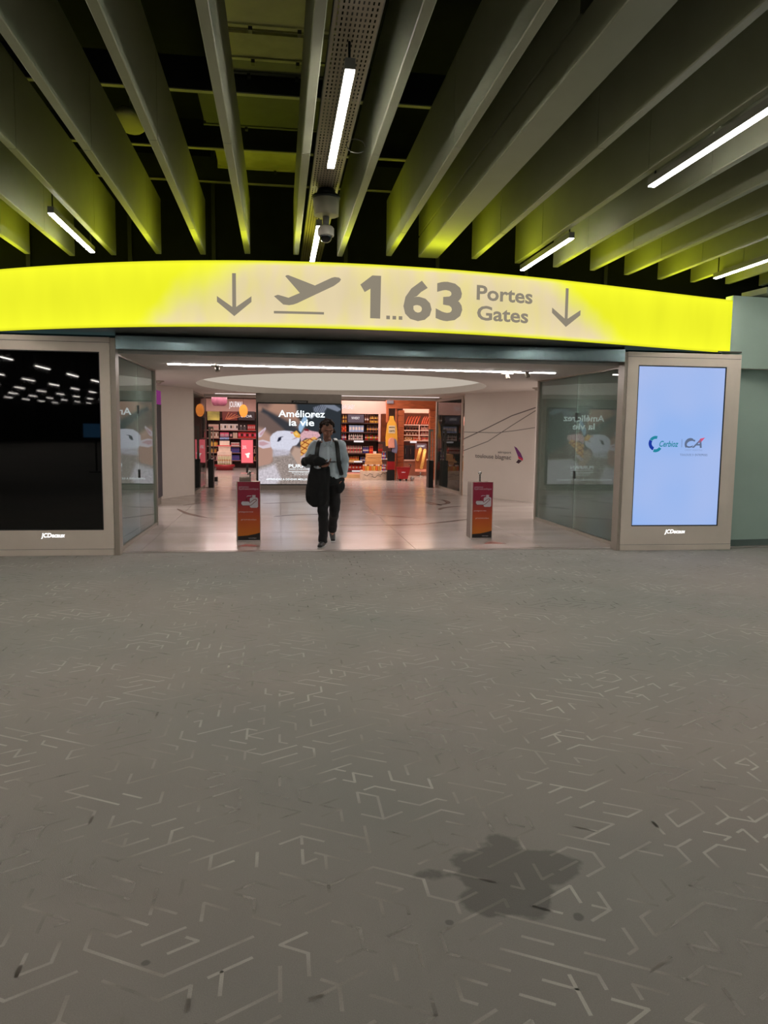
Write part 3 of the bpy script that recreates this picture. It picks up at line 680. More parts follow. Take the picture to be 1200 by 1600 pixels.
# dark tower seen past the left glass wall
t = thing('drinks_machine', 'narrow dark machine with a pink top seen past the left glass wall', 'vending machine', (-2.6, 16.2, 0))
bm = BM(); box(bm, -3.3, -2.43, 15.9, 16.6, .15, 2.05); part('cabinet', bm, mat('machine_navy', (28, 32, 50), .4), t)
bm = BM(); box(bm, -3.3, -2.43, 15.9, 16.6, 2.05, 2.33); part('header', bm, emit('machine_pink', (140, 60, 125), .7), t)
bm = BM(); box(bm, -3.28, -2.45, 15.95, 16.55, 0, .15); part('base', bm, M_FRAME2, t)
for k in range(6):
    bm = BM(); box(bm, -3.2, -2.45, 15.885, 15.9, .35 + k * .28, .37 + k * .28); part('shelf', bm, M_STEEL, t)

# ---------------------------------------------------------------- ceiling fins
tray_x = (0.30, 0.555)
fins = [(-3.15, 10.53), (-2.61, 10.54), (-2.07, 10.39), (-1.49, 10.21), (-.94, 10.14), (-.385, 9.99), (.215, 9.98), (.76, 9.92), (1.36, 9.77), (2.44, 9.73), (3.05, 9.88), (3.61, 10.01), (4.16, 10.11), (4.73, 10.3), (5.32, 10.5), (5.87, 10.6), (6.42, 10.62), (6.97, 10.66), (7.5, 10.7), (8.05, 10.8)]
fins = [(-4.8, 10.9), (-4.25, 10.8), (-3.7, 10.7)] + fins
ords = ['nearest', 'second', 'third', 'fourth', 'fifth', 'sixth', 'seventh', 'eighth', 'ninth', 'tenth', 'eleventh', 'twelfth', 'thirteenth', 'fourteenth', 'fifteenth']
left = sorted([f for f in fins if f[0] < .3], key=lambda f: -f[0]); rightf = sorted([f for f in fins if f[0] > .5], key=lambda f: f[0])
for lst, side in ((left, 'left'), (rightf, 'right')):
    for i, (x, ye) in enumerate(lst):
        lab = '%s grey ceiling fin to the %s of the perforated cable tray' % (ords[i].capitalize(), side)
        t = thing('ceiling_fin', lab, 'ceiling fin', (x, ye - 6, 3.75), 'long parallel ceiling fins')
        yy = ye; k = 0; hw = .034
        for L_ in (1.05 + .12 * (i % 3), 2.6, 3.0, 3.0):
            bm = BM(); y0 = yy - L_ + .004
            zz = 3.75 + (.012 if k == 0 and i == 0 and side == 'left' else 0)
            box(bm, x - hw, x + hw, y0, yy, zz, 4.42)
            bmesh.ops.bevel(bm, geom=bm.edges[:], offset=.006, segments=1, affect='EDGES')
            part('panel', bm, M_FIN, t); yy -= L_; k += 1
# the broad beam between two fins
t = thing('wide_ceiling_beam', 'Broad pale ceiling beam right of the cable tray, wider than the fins', 'beam', (1.87, 4, 3.75))
bm = BM(); box(bm, 1.735, 1.985, -.2, 9.78, 3.75, 3.99); bmesh.ops.bevel(bm, geom=bm.edges[:], offset=.006, segments=1, affect='EDGES'); part('bottom_box', bm, M_FIN, t)
bm = BM(); box(bm, 1.76, 1.96, -.2, 9.74, 3.992, 4.01); part('groove', bm, M_SEAM, t)
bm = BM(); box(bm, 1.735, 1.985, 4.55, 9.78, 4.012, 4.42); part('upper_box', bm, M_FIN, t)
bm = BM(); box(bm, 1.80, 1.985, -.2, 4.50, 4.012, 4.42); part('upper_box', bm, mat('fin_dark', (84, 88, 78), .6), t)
# plenum above the fins: cross beams with flanges, ducts
def cross(label, y, z, x0, x1, h=.16):
    t = thing('cross_beam', label, 'beam', ((x0 + x1) / 2, y, z))
    bm = BM(); box(bm, x0, x1, y, y + .03, z, z + h); part('web', bm, M_DARKM, t)
    bm = BM(); box(bm, x0, x1, y - .025, y + .035, z - .012, z); part('flange', bm, M_PALEM, t)  # lit lower edge of the dark steel, given by a paler colour
cross('Dark cross beam above the fins, nearest to the viewer', 4.3, 4.72, -9, 9)
cross('Dark cross beam with a lit lower edge above the fins, second from the viewer', 7.7, 4.72, -9, 9, .3)
cross('Dark cross beam above the fins, third from the viewer', 9.2, 4.72, -9, 9, .3)
cross('Dark cross beam above the fins, closest to the yellow sign', 10.4, 4.72, -9, 9, .3)
def duct(label, x0, x1, y0, y1, z0, z1, m):
    t = thing('air_duct', label, 'duct', ((x0 + x1) / 2, (y0 + y1) / 2, z0))
    bm = BM(); box(bm, x0, x1, y0, y1, z0, z1); bmesh.ops.bevel(bm, geom=bm.edges[:], offset=.02, segments=2, affect='EDGES'); part('casing', bm, m, t)
    bm = BM(); box(bm, x0 - .01, x1 + .01, y1 - .04, y1 + .005, z0 - .012, z1 + .01); part('flange', bm, m, t)
    for xx in (x0 + (x1 - x0) * .3, x0 + (x1 - x0) * .7):
        bm = BM(); box(bm, xx - .015, xx + .015, y1 - .03, y1 + .03, z0 - .04, z0 - .012); part('clip', bm, M_DARKM, t)
        bm = BM(); cyl(bm, (xx, (y0 + y1) / 2, z1 - .01), (xx, (y0 + y1) / 2, 5.49), .01, n=6); part('rod', bm, M_DARKM, t)
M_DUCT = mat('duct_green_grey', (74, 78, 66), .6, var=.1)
duct('Pale duct above the fins, brightest and nearest one left of the cable tray', -.5, .45, 5.55, 6.42, 4.7, 4.95, mat('duct_yellow_lit', (205, 205, 140), .6))  # yellow light of the sign is put into the duct colour
duct('Pale duct right behind the brightest one above the fins', -.5, .45, 6.6, 7.05, 4.74, 4.95, mat('duct_yellow_lit_dim', (160, 160, 110), .6, var=.12))  # dimmer yellow light, again part of the duct colour
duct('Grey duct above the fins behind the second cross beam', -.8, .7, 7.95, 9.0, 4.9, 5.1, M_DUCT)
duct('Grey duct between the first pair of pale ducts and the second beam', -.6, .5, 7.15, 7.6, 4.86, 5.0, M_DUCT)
duct('Yellow-lit duct above the fins close to the sign', -.72, .25, 9.3, 9.9, 4.74, 4.95, mat('duct_yellow_lit_dim', (120, 120, 95), .6))  # yellow light from the sign tinted into this colour too
bm = BM(); ellip(bm, (-1.5, 8.5, 4.7), (.16, .3, .09)); cyl(bm, (-1.5, 8.5, 4.75), (-1.5, 8.5, 5.49), .006, n=6); solo('insulation_roll', bm, mat('insulation', (160, 158, 110), .8, bump=.6), 'Small crumpled pale insulation piece above the fins left of the ducts', 'insulation')
# perforated cable tray
def perf_mat():
    m = bpy.data.materials.new('perforated_tray'); m.use_nodes = True; nt = m.node_tree; L = nt.links.new; b = nt.nodes['Principled BSDF']
    g = nt.nodes.new('ShaderNodeNewGeometry'); s = nt.nodes.new('ShaderNodeSeparateXYZ'); L(g.outputs['Position'], s.inputs[0])
    def mth(op, a, bb):
        n = nt.nodes.new('ShaderNodeMath'); n.operation = op
        for i, v in enumerate((a, bb)):
            if isinstance(v, (int, float)): n.inputs[i].default_value = v
            else: L(v, n.inputs[i])
        return n.outputs[0]
    fx = mth('FRACT', mth('MULTIPLY', s.outputs[0], 38), 0); fy = mth('FRACT', mth('MULTIPLY', s.outputs[1], 17), 0)
    hole = mth('MULTIPLY', mth('LESS_THAN', fx, .36), mth('LESS_THAN', fy, .55))
    tr = nt.nodes.new('ShaderNodeBsdfTransparent'); ms = nt.nodes.new('ShaderNodeMixShader'); L(hole, ms.inputs[0]); L(b.outputs[0], ms.inputs[1]); L(tr.outputs[0], ms.inputs[2])
    L(ms.outputs[0], nt.nodes['Material Output'].inputs[0]); b.inputs['Base Color'].default_value = lin((150, 140, 124)) + (1,); b.inputs['Roughness'].default_value = .45; b.inputs['Metallic'].default_value = .2
    return m
M_PERF = perf_mat()
t = thing('cable_tray', 'long perforated metal cable tray running between the ceiling fins', 'cable tray', (.43, 4, 3.84))
bm = BM(); quad(bm, [(tray_x[0], 10.9, 3.845), (tray_x[1], 10.9, 3.845), (tray_x[1], -.2, 3.845), (tray_x[0], -.2, 3.845)]); part('perforated_sheet', bm, M_PERF, t)
bm = BM(); box(bm, tray_x[0] - .006, tray_x[0], -.2, 10.9, 3.845, 3.9); box(bm, tray_x[1], tray_x[1] + .006, -.2, 10.9, 3.845, 3.9); part('side_rail', bm, M_LAMPB, t)
bm = BM(); box(bm, .36, .50, -.2, 10.9, 3.85, 3.88); part('cable_bundle', bm, M_DARKM, t)

# ---------------------------------------------------------------- hall LED battens
def make_lamp(label, x, yc, group=None, L_=1.68, top=3.84):
    t = thing('led_batten', label, 'ceiling light', (x, yc, 3.65), group)
    bm = BM(); box(bm, x - .026, x + .026, yc - L_ / 2, yc + L_ / 2, 3.65, 3.658); part('diffuser', bm, M_LAMP, t)
    bm = BM(); box(bm, x - .03, x + .03, yc - L_ / 2 - .01, yc + L_ / 2 + .01, 3.658, 3.72); part('housing', bm, M_LAMPB, t)
    for s in (-1, 1):
        bm = BM(); cyl(bm, (x, yc + s * (L_ / 2 - .06), 3.72), (x, yc + s * (L_ / 2 - .06), top), .008, n=6); part('hanger', bm, M_DARKM, t)
    return t
l0 = make_lamp('LED batten under the cable tray, the large near one', .41, 5.5)
copy_tree(l0, (.41, 8.97, 3.65), 'LED batten behind the dome camera, partly hidden by the yellow sign')
l1 = make_lamp('LED batten at the upper right edge of the view', 3.1, 5.5, top=5.49)
for x, y, lab in ((3.1, 8.97, 'LED batten above the right part of the sign, beside the word Gates'), (5.76, 8.97, 'LED batten near the right end of the sign'), (-2.2, 8.97, 'LED batten above the left part of the sign')):
    copy_tree(l1, (x, y, 3.65), lab)
G = 'ceiling LED battens of the hall behind the viewer'
for x in (-4.9, -2.2, .41, 3.1, 5.76, 8.4):
    for y in (8.97, 5.5, 2.0, -5.0):
        if (x, y) == (.41, 2.0) or y > 5 and x in (.41, 3.1) or y > 6 and x in (-2.2, 5.76): continue
        copy_tree(l0 if x == .41 else l1, (x, y, 3.65), 'LED batten of the hall ceiling outside the view', G)
for i in range(5):
    for j in range(13):
        x = -8.4 - 2.95 * i; y = -5.7 - 4.05 * j
        if y < -9 - 3 * (i + 1) * 9 or y > -5 - i * 3.5 - (3 if i else 0) + 6: continue
        copy_tree(l1, (x, y, 3.65), 'Far LED batten mirrored in the black display, %s row, %s place' % (ORD[i], ORD[j]), 'far ceiling battens mirrored in the black display')

# ---------------------------------------------------------------- dome camera and box on the tray
t = thing('dome_camera', 'white dome security camera on a pole below the cable tray', 'security camera', (.44, 7.5, 3.36))
cx, cy = .445, 7.55
bm = BM(); cyl(bm, (cx, cy, 3.50), (cx, cy, 3.598), .032, n=16); part('pole', bm, M_LAMPB, t)
bm = BM(); lathe(bm, (cx, cy, 3.42), [(.075, 0), (.078, .01), (.078, .07), (.06, .09), (.035, .095)], 20); part('body', bm, mat('camera_white', (205, 200, 185), .4), t)
bm = BM(); ellip(bm, (cx, cy, 3.42), (.062, .062, .062), 18, 10); part('dome', bm, mat('smoked_dome', (12, 12, 12), .05), t)
t = thing('equipment_box', 'pale equipment box with a dark collar under the cable tray above the dome camera', 'box', (.44, 7.1, 3.72))
bm = BM(); cyl(bm, (cx - .0, 7.52, 3.60), (cx, 7.52, 3.75), .115, .125, 20); part('casing', bm, mat('box_pale', (170, 165, 140), .5), t)
bm = BM(); cyl(bm, (cx, 7.52, 3.75), (cx, 7.52, 3.78), .132, .132, 20); part('collar', bm, M_DARKM, t)
bm = BM(); cyl(bm, (cx, 7.52, 3.78), (cx, 7.52, 3.84), .10, .08, 16); part('mount', bm, M_BLK, t)
bm = BM(); box(bm, .562, .62, 8.25, 8.3, 3.80, 3.86); solo('cable_clip', bm, M_LAMPB, 'small white clip beside the cable tray near the dome camera', 'clip')
bm = BM(); pts = [(.60 + .075 * math.cos(a * math.pi / 8), 6.25 + .05 * math.sin(a * math.pi / 8), 3.80 + .07 * math.sin(a * math.pi / 8)) for a in range(15)]
tube(bm, pts, .004, 6); solo('cable_loop', bm, M_LAMPB, 'thin loop of cable beside the near LED batten', 'cable')
#SPLIT
# ================================================================ the poster screen
Rm = cam.matrix_world.to_3x3()
def at(px, py, Y):
    """point of the upright plane y = Y that the photograph shows at (px, py)"""
    v = Rm @ Vector((px - 600, -(py - 800), -1200)); t = Y / v.y; return Vector((v.x * t, Y, 1.6 + v.z * t))
PY = 20.3
PX0, PX1, PZ0, PZ1 = -.535, 1.605, .145, 2.225
def paint():
    """colours of the farm photograph on the screen, evaluated on a grid (X right 0..1085, Y down 0..1070)"""
    nx, ny = 150, 146
    def inside(P, x, y):
        c = False; n = len(P); j = n - 1
        for i in range(n):
            if (P[i][1] > y) != (P[j][1] > y) and x < (P[j][0] - P[i][0]) * (y - P[i][1]) / (P[j][1] - P[i][1]) + P[i][0]: c = not c
            j = i
        return c
    def sdist(P, x, y):
        d = 1e9; n = len(P)
        for i in range(n):
            ax, ay = P[i]; bx, by = P[(i + 1) % n]; vx, vy = bx - ax, by - ay
            t = max(0, min(1, ((x - ax) * vx + (y - ay) * vy) / (vx * vx + vy * vy + 1e-9)))
            d = min(d, math.hypot(x - ax - vx * t, y - ay - vy * t))
        return -d if inside(P, x, y) else d
    L = []     # (polygon, colour, softness, grain)
    A = L.append
    A(([(-100, -100), (620, -100), (700, 300), (150, 120), (-100, 60)], (182, 140, 120), 60, 0))
    A(([(-100, -100), (260, -100), (120, 60), (-100, 10)], (120, 95, 88), 50, 0))
    A(([(60, 60), (300, 190), (560, 350), (620, 420), (600, 620), (470, 560), (330, 330), (120, 150), (40, 110)], (62, 62, 68), 26, 0))
    A(([(480, -80), (1200, -80), (1200, 700), (860, 520), (620, 330), (520, 180)], (50, 56, 62), 34, 0))
    A(([(-80, 300), (60, 330), (180, 430), (220, 700), (150, 860), (-80, 860)], (190, 150, 134), 40, 0))
    A(([(470, 560), (620, 600), (640, 900), (470, 860), (400, 700)], (196, 166, 150), 30, 0))
    A(([(720, 40), (830, 0), (1000, 0), (1100, 60), (1040, 90), (900, 40), (860, 120), (730, 100)], (128, 136, 152), 10, 0))
    A(([(560, 840), (720, 700), (1085, 720), (1085, 1070), (560, 1070)], (205, 200, 205), 22, 0))
    A(([(150, 800), (190, 770), (190, 620), (400, 610), (470, 720), (520, 820), (640, 860), (720, 1000), (720, 1120), (-60, 1120), (-60, 850)], (160, 146, 140), 9, .2))
    A(([(60, 860), (220, 800), (300, 1000), (200, 1120), (-60, 1120), (-60, 900)], (212, 204, 212), 30, .12))
    A(([(0, 390), (95, 312), (100, 335), (40, 440), (0, 450)], (222, 208, 222), 5, 0)); A(([(20, 400), (85, 335), (70, 380), (30, 430)], (204, 158, 168), 8, 0))
    A(([(155, 440), (190, 395), (250, 360), (340, 352), (440, 360), (500, 385), (552, 440), (535, 500), (500, 545), (450, 560), (400, 640), (330, 662), (240, 650), (180, 600), (150, 540)], (226, 226, 242), 7, .04))
    A(([(190, 600), (420, 620), (400, 680), (190, 700)], (200, 194, 206), 22, .1))
    A(([(0, 490), (60, 478), (165, 508), (160, 580), (60, 597), (0, 570)], (226, 210, 222), 5, 0)); A(([(10, 505), (70, 500), (140, 530), (60, 560), (10, 550)], (206, 164, 172), 9, 0))
    A(([(246, 500), (262, 450), (290, 436), (330, 430), (300, 448), (296, 478), (268, 500)], (40, 42, 60), 5, 0))
    A(([(420, 372), (452, 368), (458, 388), (430, 394)], (205, 130, 140), 6, 0)); A(([(440, 470), (500, 438), (530, 440), (470, 466)], (180, 140, 150), 5, 0))
    A(([(525, 300), (545, 250), (600, 150), (640, 160), (640, 250), (590, 320), (560, 380), (530, 350)], (158, 190, 222), 8, 0)); A(([(640, 170), (720, 110), (760, 130), (700, 190)], (190, 196, 208), 8, 0))
    A(([(452, 380), (500, 350), (555, 410), (540, 450), (480, 435)], (244, 178, 70), 5, 0)); A(([(470, 390), (500, 372), (530, 410), (500, 420)], (252, 214, 130), 6, 0))
    A(([(548, 400), (620, 330), (690, 350), (800, 370), (815, 420), (760, 460), (620, 450), (560, 500)], (226, 178, 186), 6, .12))
    A(([(600, 330), (650, 325), (668, 355), (610, 352)], (120, 30, 40), 5, 0))
    A(([(552, 500), (740, 430), (790, 470), (690, 560), (660, 620), (556, 700)], (238, 178, 96), 5, 0))
    A(([(552, 700), (640, 640), (680, 660), (600, 730), (556, 740)], (205, 190, 196), 6, .2))
    out = []
    for j in range(ny + 1):
        y = 1070 * j / ny
        for i in range(nx + 1):
            x = 1085 * i / nx; c = [116., 96., 90.]
            g = mn.noise(Vector((x / 22, y / 22, 1))) + .6 * mn.noise(Vector((x / 9, y / 9, 4)))
            for P, col, soft, gr in L:
                xs = [p[0] for p in P]; ys = [p[1] for p in P]
                if x < min(xs) - soft * 2 or x > max(xs) + soft * 2 or y < min(ys) - soft * 2 or y > max(ys) + soft * 2: continue
                a = .5 - sdist(P, x, y) / (2 * soft); a = max(0, min(1, a)); a = a * a * (3 - 2 * a)
                k = 1 + gr * g
                c = [c[q] * (1 - a) + col[q] * k * a for q in range(3)]
            # the wafer's chocolate lattice and the striped shirt
            if inside(L[-2][0], x, y) and (abs(((x * .8 + y) % 74) - 37) < 7 or abs(((x * .5 - y) % 80) - 40) < 7): c = [150, 62, 34]
            if 705 < x < 880 and 0 < y < 110 and inside(L[6][0], x, y) and ((x + y * .5) % 26) < 8: c = [60, 64, 78]
            out.append(tuple(max(0., min(255., v)) for v in c))
    return nx, ny, out
nx, ny, cols = paint()
me = bpy.data.meshes.new('poster_image')
vs = [(PX0 + (PX1 - PX0) * i / nx, PY - .02, PZ1 - (PZ1 - PZ0) * j / ny) for j in range(ny + 1) for i in range(nx + 1)]
fs = [(j * (nx + 1) + i, (j + 1) * (nx + 1) + i, (j + 1) * (nx + 1) + i + 1, j * (nx + 1) + i + 1) for j in range(ny) for i in range(nx)]
me.from_pydata(vs, [], fs)
ca = me.color_attributes.new('picture', 'FLOAT_COLOR', 'POINT')
flatc = []
for c in cols: flatc.extend(lin(c)); flatc.append(1.0)
ca.data.foreach_set('color', flatc)
m = bpy.data.materials.new('screen_picture'); m.use_nodes = True; nt = m.node_tree; nt.nodes.clear()
o_ = nt.nodes.new('ShaderNodeOutputMaterial'); e_ = nt.nodes.new('ShaderNodeEmission'); a_ = nt.nodes.new('ShaderNodeVertexColor'); a_.layer_name = 'picture'
nt.links.new(a_.outputs[0], e_.inputs[0]); e_.inputs[1].default_value = .88; nt.links.new(e_.outputs[0], o_.inputs[0])
me.materials.append(m)
scr = thing('poster_screen', 'large lit screen with a lamb drinking from a bottle, standing before the shop', 'screen', (.535, PY, 0))
bm = BM(); box(bm, PX0 - .03, PX1 + .03, PY, PY + .12, .12, 2.26); part('housing', bm, M_BLK, scr)
im = bpy.data.objects.new('picture', me); COL.objects.link(im); im.parent = scr; im.location = -W[scr.name]; W[im.name] = W[scr.name]
def fP(x, z): return (x, PY - .028, z)
def pu(x): return PX0 + (x - 25) / 1085 * (PX1 - PX0)
def pz(y): return PZ1 - (y - 100) / 1070 * (PZ1 - PZ0)
M_PT = emit('poster_white', (.90, .97, 1.0), 1.25, True)
ptx = lambda s, x0, x1, yb, yt, b=.0: part('lettering', text_fit(s, pu(x0), pu(x1), pz(yb), pz(yt), fP, bold=b), M_PT, scr, 'white lettering ' + s)
ptx('Améliorez', 288, 900, 272, 175, .018); ptx('la vie', 428, 758, 388, 290, .018); ptx('PURPAN', 420, 770, 950, 900, .02)
ptx("TERRE D'INNOVATION", 422, 770, 978, 960, .0); ptx("ÉCOLE D'INGÉNIEURS", 470, 770, 1026, 1012, .0); ptx("TOULOUSE", 490, 770, 1048, 1036, .0)
ptx('APPRENDRE À DEVENIR MEILLEUR | FORMATION', 125, 960, 1118, 1092, .01)
bm = BM(); box(bm, pu(420), pu(770), PY - .03, PY - .022, pz(1003), pz(997)); part('rule', bm, M_PT, scr)
bm = BM(); box(bm, pu(460), pu(675), PY - .03, PY, 2.262, 2.32); part('name_plate', bm, M_BLK, scr)
part('lettering', text_fit('JCDecaux', pu(480), pu(660), 2.275, 2.305, lambda x, z: (x, PY - .032, z), bold=.02, shear=.2), mat('plate_grey', (150, 150, 150)), scr)
bm = BM(); box(bm, PX0 - .06, PX1 + .03, PY + .13, PY + .5, 0, 2.5); struct('wall_screen_pier', bm, mat('pier_grey', (140, 132, 126), .6))
bm = BM(); box(bm, PX0 - .03, PX1 + .03, PY - .03, PY + .125, 0, .115); part('plinth', bm, mat('plinth_grey', (150, 140, 134), .5), scr)

# ================================================================ sanitiser dispensers
M_DBODY = mat('dispenser_grey', (138, 122, 112), .5, .1); M_DEDGE = mat('dispenser_edge', (205, 190, 182), .45)
def panel_mat():
    m = bpy.data.materials.new('dispenser_print'); m.use_nodes = True; nt = m.node_tree; b = nt.nodes['Principled BSDF']; L = nt.links.new
    g = nt.nodes.new('ShaderNodeNewGeometry'); s = nt.nodes.new('ShaderNodeSeparateXYZ'); L(g.outputs['Position'], s.inputs[0])
    r = nt.nodes.new('ShaderNodeValToRGB'); L(s.outputs[2], r.inputs[0]); r.color_ramp.elements[0].position = .1; r.color_ramp.elements[0].color = lin((205, 112, 22)) + (1,)
    r.color_ramp.elements[1].position = .6; r.color_ramp.elements[1].color = lin((150, 20, 56)) + (1,)
    e = r.color_ramp.elements.new(.36); e.color = lin((190, 74, 32)) + (1,); L(r.outputs[0], b.inputs['Base Color']); b.inputs['Roughness'].default_value = .45
    return m
M_PRINT = panel_mat(); M_PBLACK = mat('print_black', (24, 16, 14), .5); M_PWHITE = mat('print_pale', (215, 210, 216), .5); M_PRED = mat('print_dark_red', (110, 10, 30), .5)
def dispenser(x0, x1, y, H, label, depth):
    t = thing('sanitiser_dispenser', label, 'hand sanitiser stand', ((x0 + x1) / 2, y + depth / 2, 0))
    bm = BM(); box(bm, x0 + .012, x1 - .012, y + .02, y + depth, 0, H - .01); bmesh.ops.bevel(bm, geom=bm.edges[:], offset=.006, segments=1, affect='EDGES'); part('body', bm, M_DBODY, t)
    bm = BM(); box(bm, x0, x1, y, y + .02, .0, H); part('front_board', bm, M_DEDGE, t)
    yy = y - .002; w_ = x1 - x0; a, b = x0 + .018, x1 - .008
    bm = BM(); quad(bm, [(a, yy, .02), (b, yy, .02), (b, yy, H - .005), (a, yy, H - .005)]); p = part('printed_panel', bm, M_PRINT, t)
    f = lambda x, z: (x, yy - .002, z)
    fpoly('black_wave', [(a, .02), (b, .02), (b, .125), (a + w_ * .7, .105), (a + w_ * .4, .085), (a, .075)], M_PBLACK, p, yy - .001)
    part('lettering', text_fit('solution', a + .02, a + .02 + w_ * .40, H - .085, H - .062, f), M_PWHITE, p); part('lettering', text_fit('hydroalcoolique', a + .02, b - .02, H - .115, H - .088, f), M_PWHITE, p)
    part('lettering', text_fit('protégeons-nous', a + .02, a + .02 + w_ * .58, H - .435, H - .415, f), M_PWHITE, p); part('lettering', text_fit('gel hydroalcoolique', a + .045, b - .05, H - .545, H - .525, f), M_PWHITE, p)
    part('lettering', text_fit('toulouse blagnac', a + .15, b - .05, .043, .058, f), M_PWHITE, p)
    cx = (a + b) / 2 + .015; z0 = H - .37
    fpoly('bottle_symbol', [(cx + .015, z0), (cx + .10, z0), (cx + .115, z0 + .015), (cx + .115, z0 + .13), (cx + .10, z0 + .145), (cx + .08, z0 + .145), (cx + .08, z0 + .18), (cx + .035, z0 + .18), (cx + .035, z0 + .145), (cx + .015, z0 + .145), (cx + .0, z0 + .13), (cx, z0 + .015)], M_PWHITE, p, yy - .002)
    fpoly('nozzle_symbol', [(cx + .025, z0 + .172), (cx - .03, z0 + .172), (cx - .045, z0 + .155), (cx - .036, z0 + .155), (cx - .025, z0 + .163), (cx + .025, z0 + .163)], M_PWHITE, p, yy - .002)
    fpoly('drop_symbol', [(cx - .045, z0 + .14), (cx - .03, z0 + .11), (cx - .045, z0 + .098), (cx - .06, z0 + .11)], M_PRED, p, yy - .002)
    fpoly('hand_outline', [(cx - .125, z0 + .055), (cx - .105, z0 + .027), (cx, z0 + .027), (cx + .03, z0 + .04), (cx + .10, z0 + .105), (cx + .085, z0 + .125), (cx + .055, z0 + .118), (cx - .0, z0 + .075), (cx - .01, z0 + .095), (cx - .105, z0 + .097), (cx - .122, z0 + .08)], M_PRED, p, yy - .003)
    fpoly('hand_symbol', [(cx - .118, z0 + .058), (cx - .10, z0 + .034), (cx, z0 + .034), (cx + .026, z0 + .046), (cx + .09, z0 + .106), (cx + .08, z0 + .117), (cx + .058, z0 + .11), (cx, z0 + .066), (cx - .015, z0 + .088), (cx - .105, z0 + .09), (cx - .117, z0 + .076)], M_PWHITE, p, yy - .004)
    bm = BM(); tube(bm, [((x0 + x1) / 2 + .02, y + depth * .75, H - .01), ((x0 + x1) / 2 + .02, y + depth * .75, H + .10), ((x0 + x1) / 2 + .0, y + depth * .6, H + .12), ((x0 + x1) / 2 - .01, y + depth * .45, H + .09)], .012, 10); part('spout', bm, M_STEEL, t)
    bm = BM(); ellip(bm, ((x0 + x1) / 2 + .01, y + depth * .68, H + .12), (.028, .03, .024), 12, 8); part('spout_head', bm, M_STEEL, t)
    return t
t = dispenser(-.598, -.262, 10.92, .85, 'red and orange hand sanitiser stand left of the walking man', .30)
bm = BM(); box(bm, -.56, -.40, 11.06, 11.2, .84, .90); part('tray', bm, M_DBODY, t)
dispenser(2.812, 3.135, 11.0, .85, 'red and orange hand sanitiser stand right of the man before the logo wall', .32)
for x, y, lab in ((-.42, 10.55, 'faded red floor sticker in front of the left sanitiser stand'), (3.05, 10.62, 'faded red floor sticker in front of the right sanitiser stand')):
    bm = BM(); prism(bm, [(x - .16, y - .1, .0), (x + .16, y - .1, .0), (x + .1, y + .03, .0), (x + .03, y + .12, .0), (x - .03, y + .12, .0), (x - .1, y + .03, .0)], (0, 0, .0015)); solo('floor_sticker', bm, mat('sticker_red', (140, 72, 62), .4, var=.35, scale=14), lab, 'floor sticker')

# ================================================================ the shops
SHX = {}
def product_mesh(kind, h, m, m2, r=None):
    key = (kind, round(h, 3), m.name, m2.name, r)
    if key in SHX: return SHX[key]
    bm = BM()
    if kind == 'bottle':
        r = r or h * .15
        lathe(bm, (0, 0, 0), [(r * .9, 0), (r, h * .05), (r, h * .30)] + [(r * 1.01, h * .31), (r * 1.01, h * .5)] + [(r, h * .52), (r * .9, h * .66), (r * .38, h * .78), (r * .36, h * .92), (r * .42, h * .93), (r * .4, h)], 10, mis=[0, 0, 0, 1, 1, 0, 0, 0, 1, 1])
    elif kind == 'carton':
        r = r or h * .3
        box(bm, -r, r, -r * .8, r * .8, 0, h, 0); box(bm, -r * .75, r * .75, -r * .8 - .002, -r * .8, h * .3, h * .75, 1)
    elif kind == 'flask':
        r = r or h * .3
        box(bm, -r, r, -r * .5, r * .5, 0, h * .72, 0); cyl(bm, (0, 0, h * .72), (0, 0, h), r * .45, r * .45, 8, 1)
    elif kind == 'jar':
        r = r or h * .4
        lathe(bm, (0, 0, 0), [(r * .9, 0), (r, h * .1), (r, h * .7), (r * .85, h * .78), (r * .9, h * .8), (r * .9, h)], 10, mis=[0, 0, 0, 1, 1])
    elif kind == 'sausage':
        pts = [(0, 0, h * .05), (h * .10, 0, h * .35), (h * .22, 0, h * .7), (h * .38, 0, h * .95)]
        for a, b in zip(pts, pts[1:]): cyl(bm, a, b, h * .10, h * .10, 8, 0)
        ellip(bm, pts[0], (h * .10,) * 3, 8, 5); ellip(bm, pts[-1], (h * .10,) * 3, 8, 5)
        bmesh.ops.translate(bm, vec=(0, 0, .02), verts=bm.verts)
    SHX[key] = _mk(kind, bm, [m, m2]); return SHX[key]
def row(name, kind, n, px0, px1, zs, hp, Y, mats, label, group, cat, r=None):
    """n products side by side between px0 and px1 on the shelf whose top is at height zs"""
    xa = at(px0, 690, Y).x; xb = at(px1, 690, Y).x
    lim = (xb - xa) / n * .47
    if kind != 'sausage': r = min(r or h * {'bottle': .15, 'carton': .3, 'flask': .3, 'jar': .4}[kind], lim)
    for i in range(n):
        m, m2 = mats[i % len(mats)]; o = bpy.data.objects.new(name, product_mesh(kind, hp, m, m2, r)); COL.objects.link(o)
        o.location = (xa + (xb - xa) * (i + .5) / n, Y, zs + .001)
        tag(o, label if n == 1 else label + ', ' + ORD[i] + ' from left', cat, group)
P_ = lambda n, c, r=.3: mat('p_' + n, c, r, var=.08)
RED = P_('red', (190, 40, 40)); ORG = P_('orange', (225, 110, 50)); YEL = P_('yellow', (230, 180, 80)); WHT = P_('white', (225, 215, 212)); BLU = P_('blue', (70, 80, 160)); LBL = P_('light_blue', (150, 175, 220))
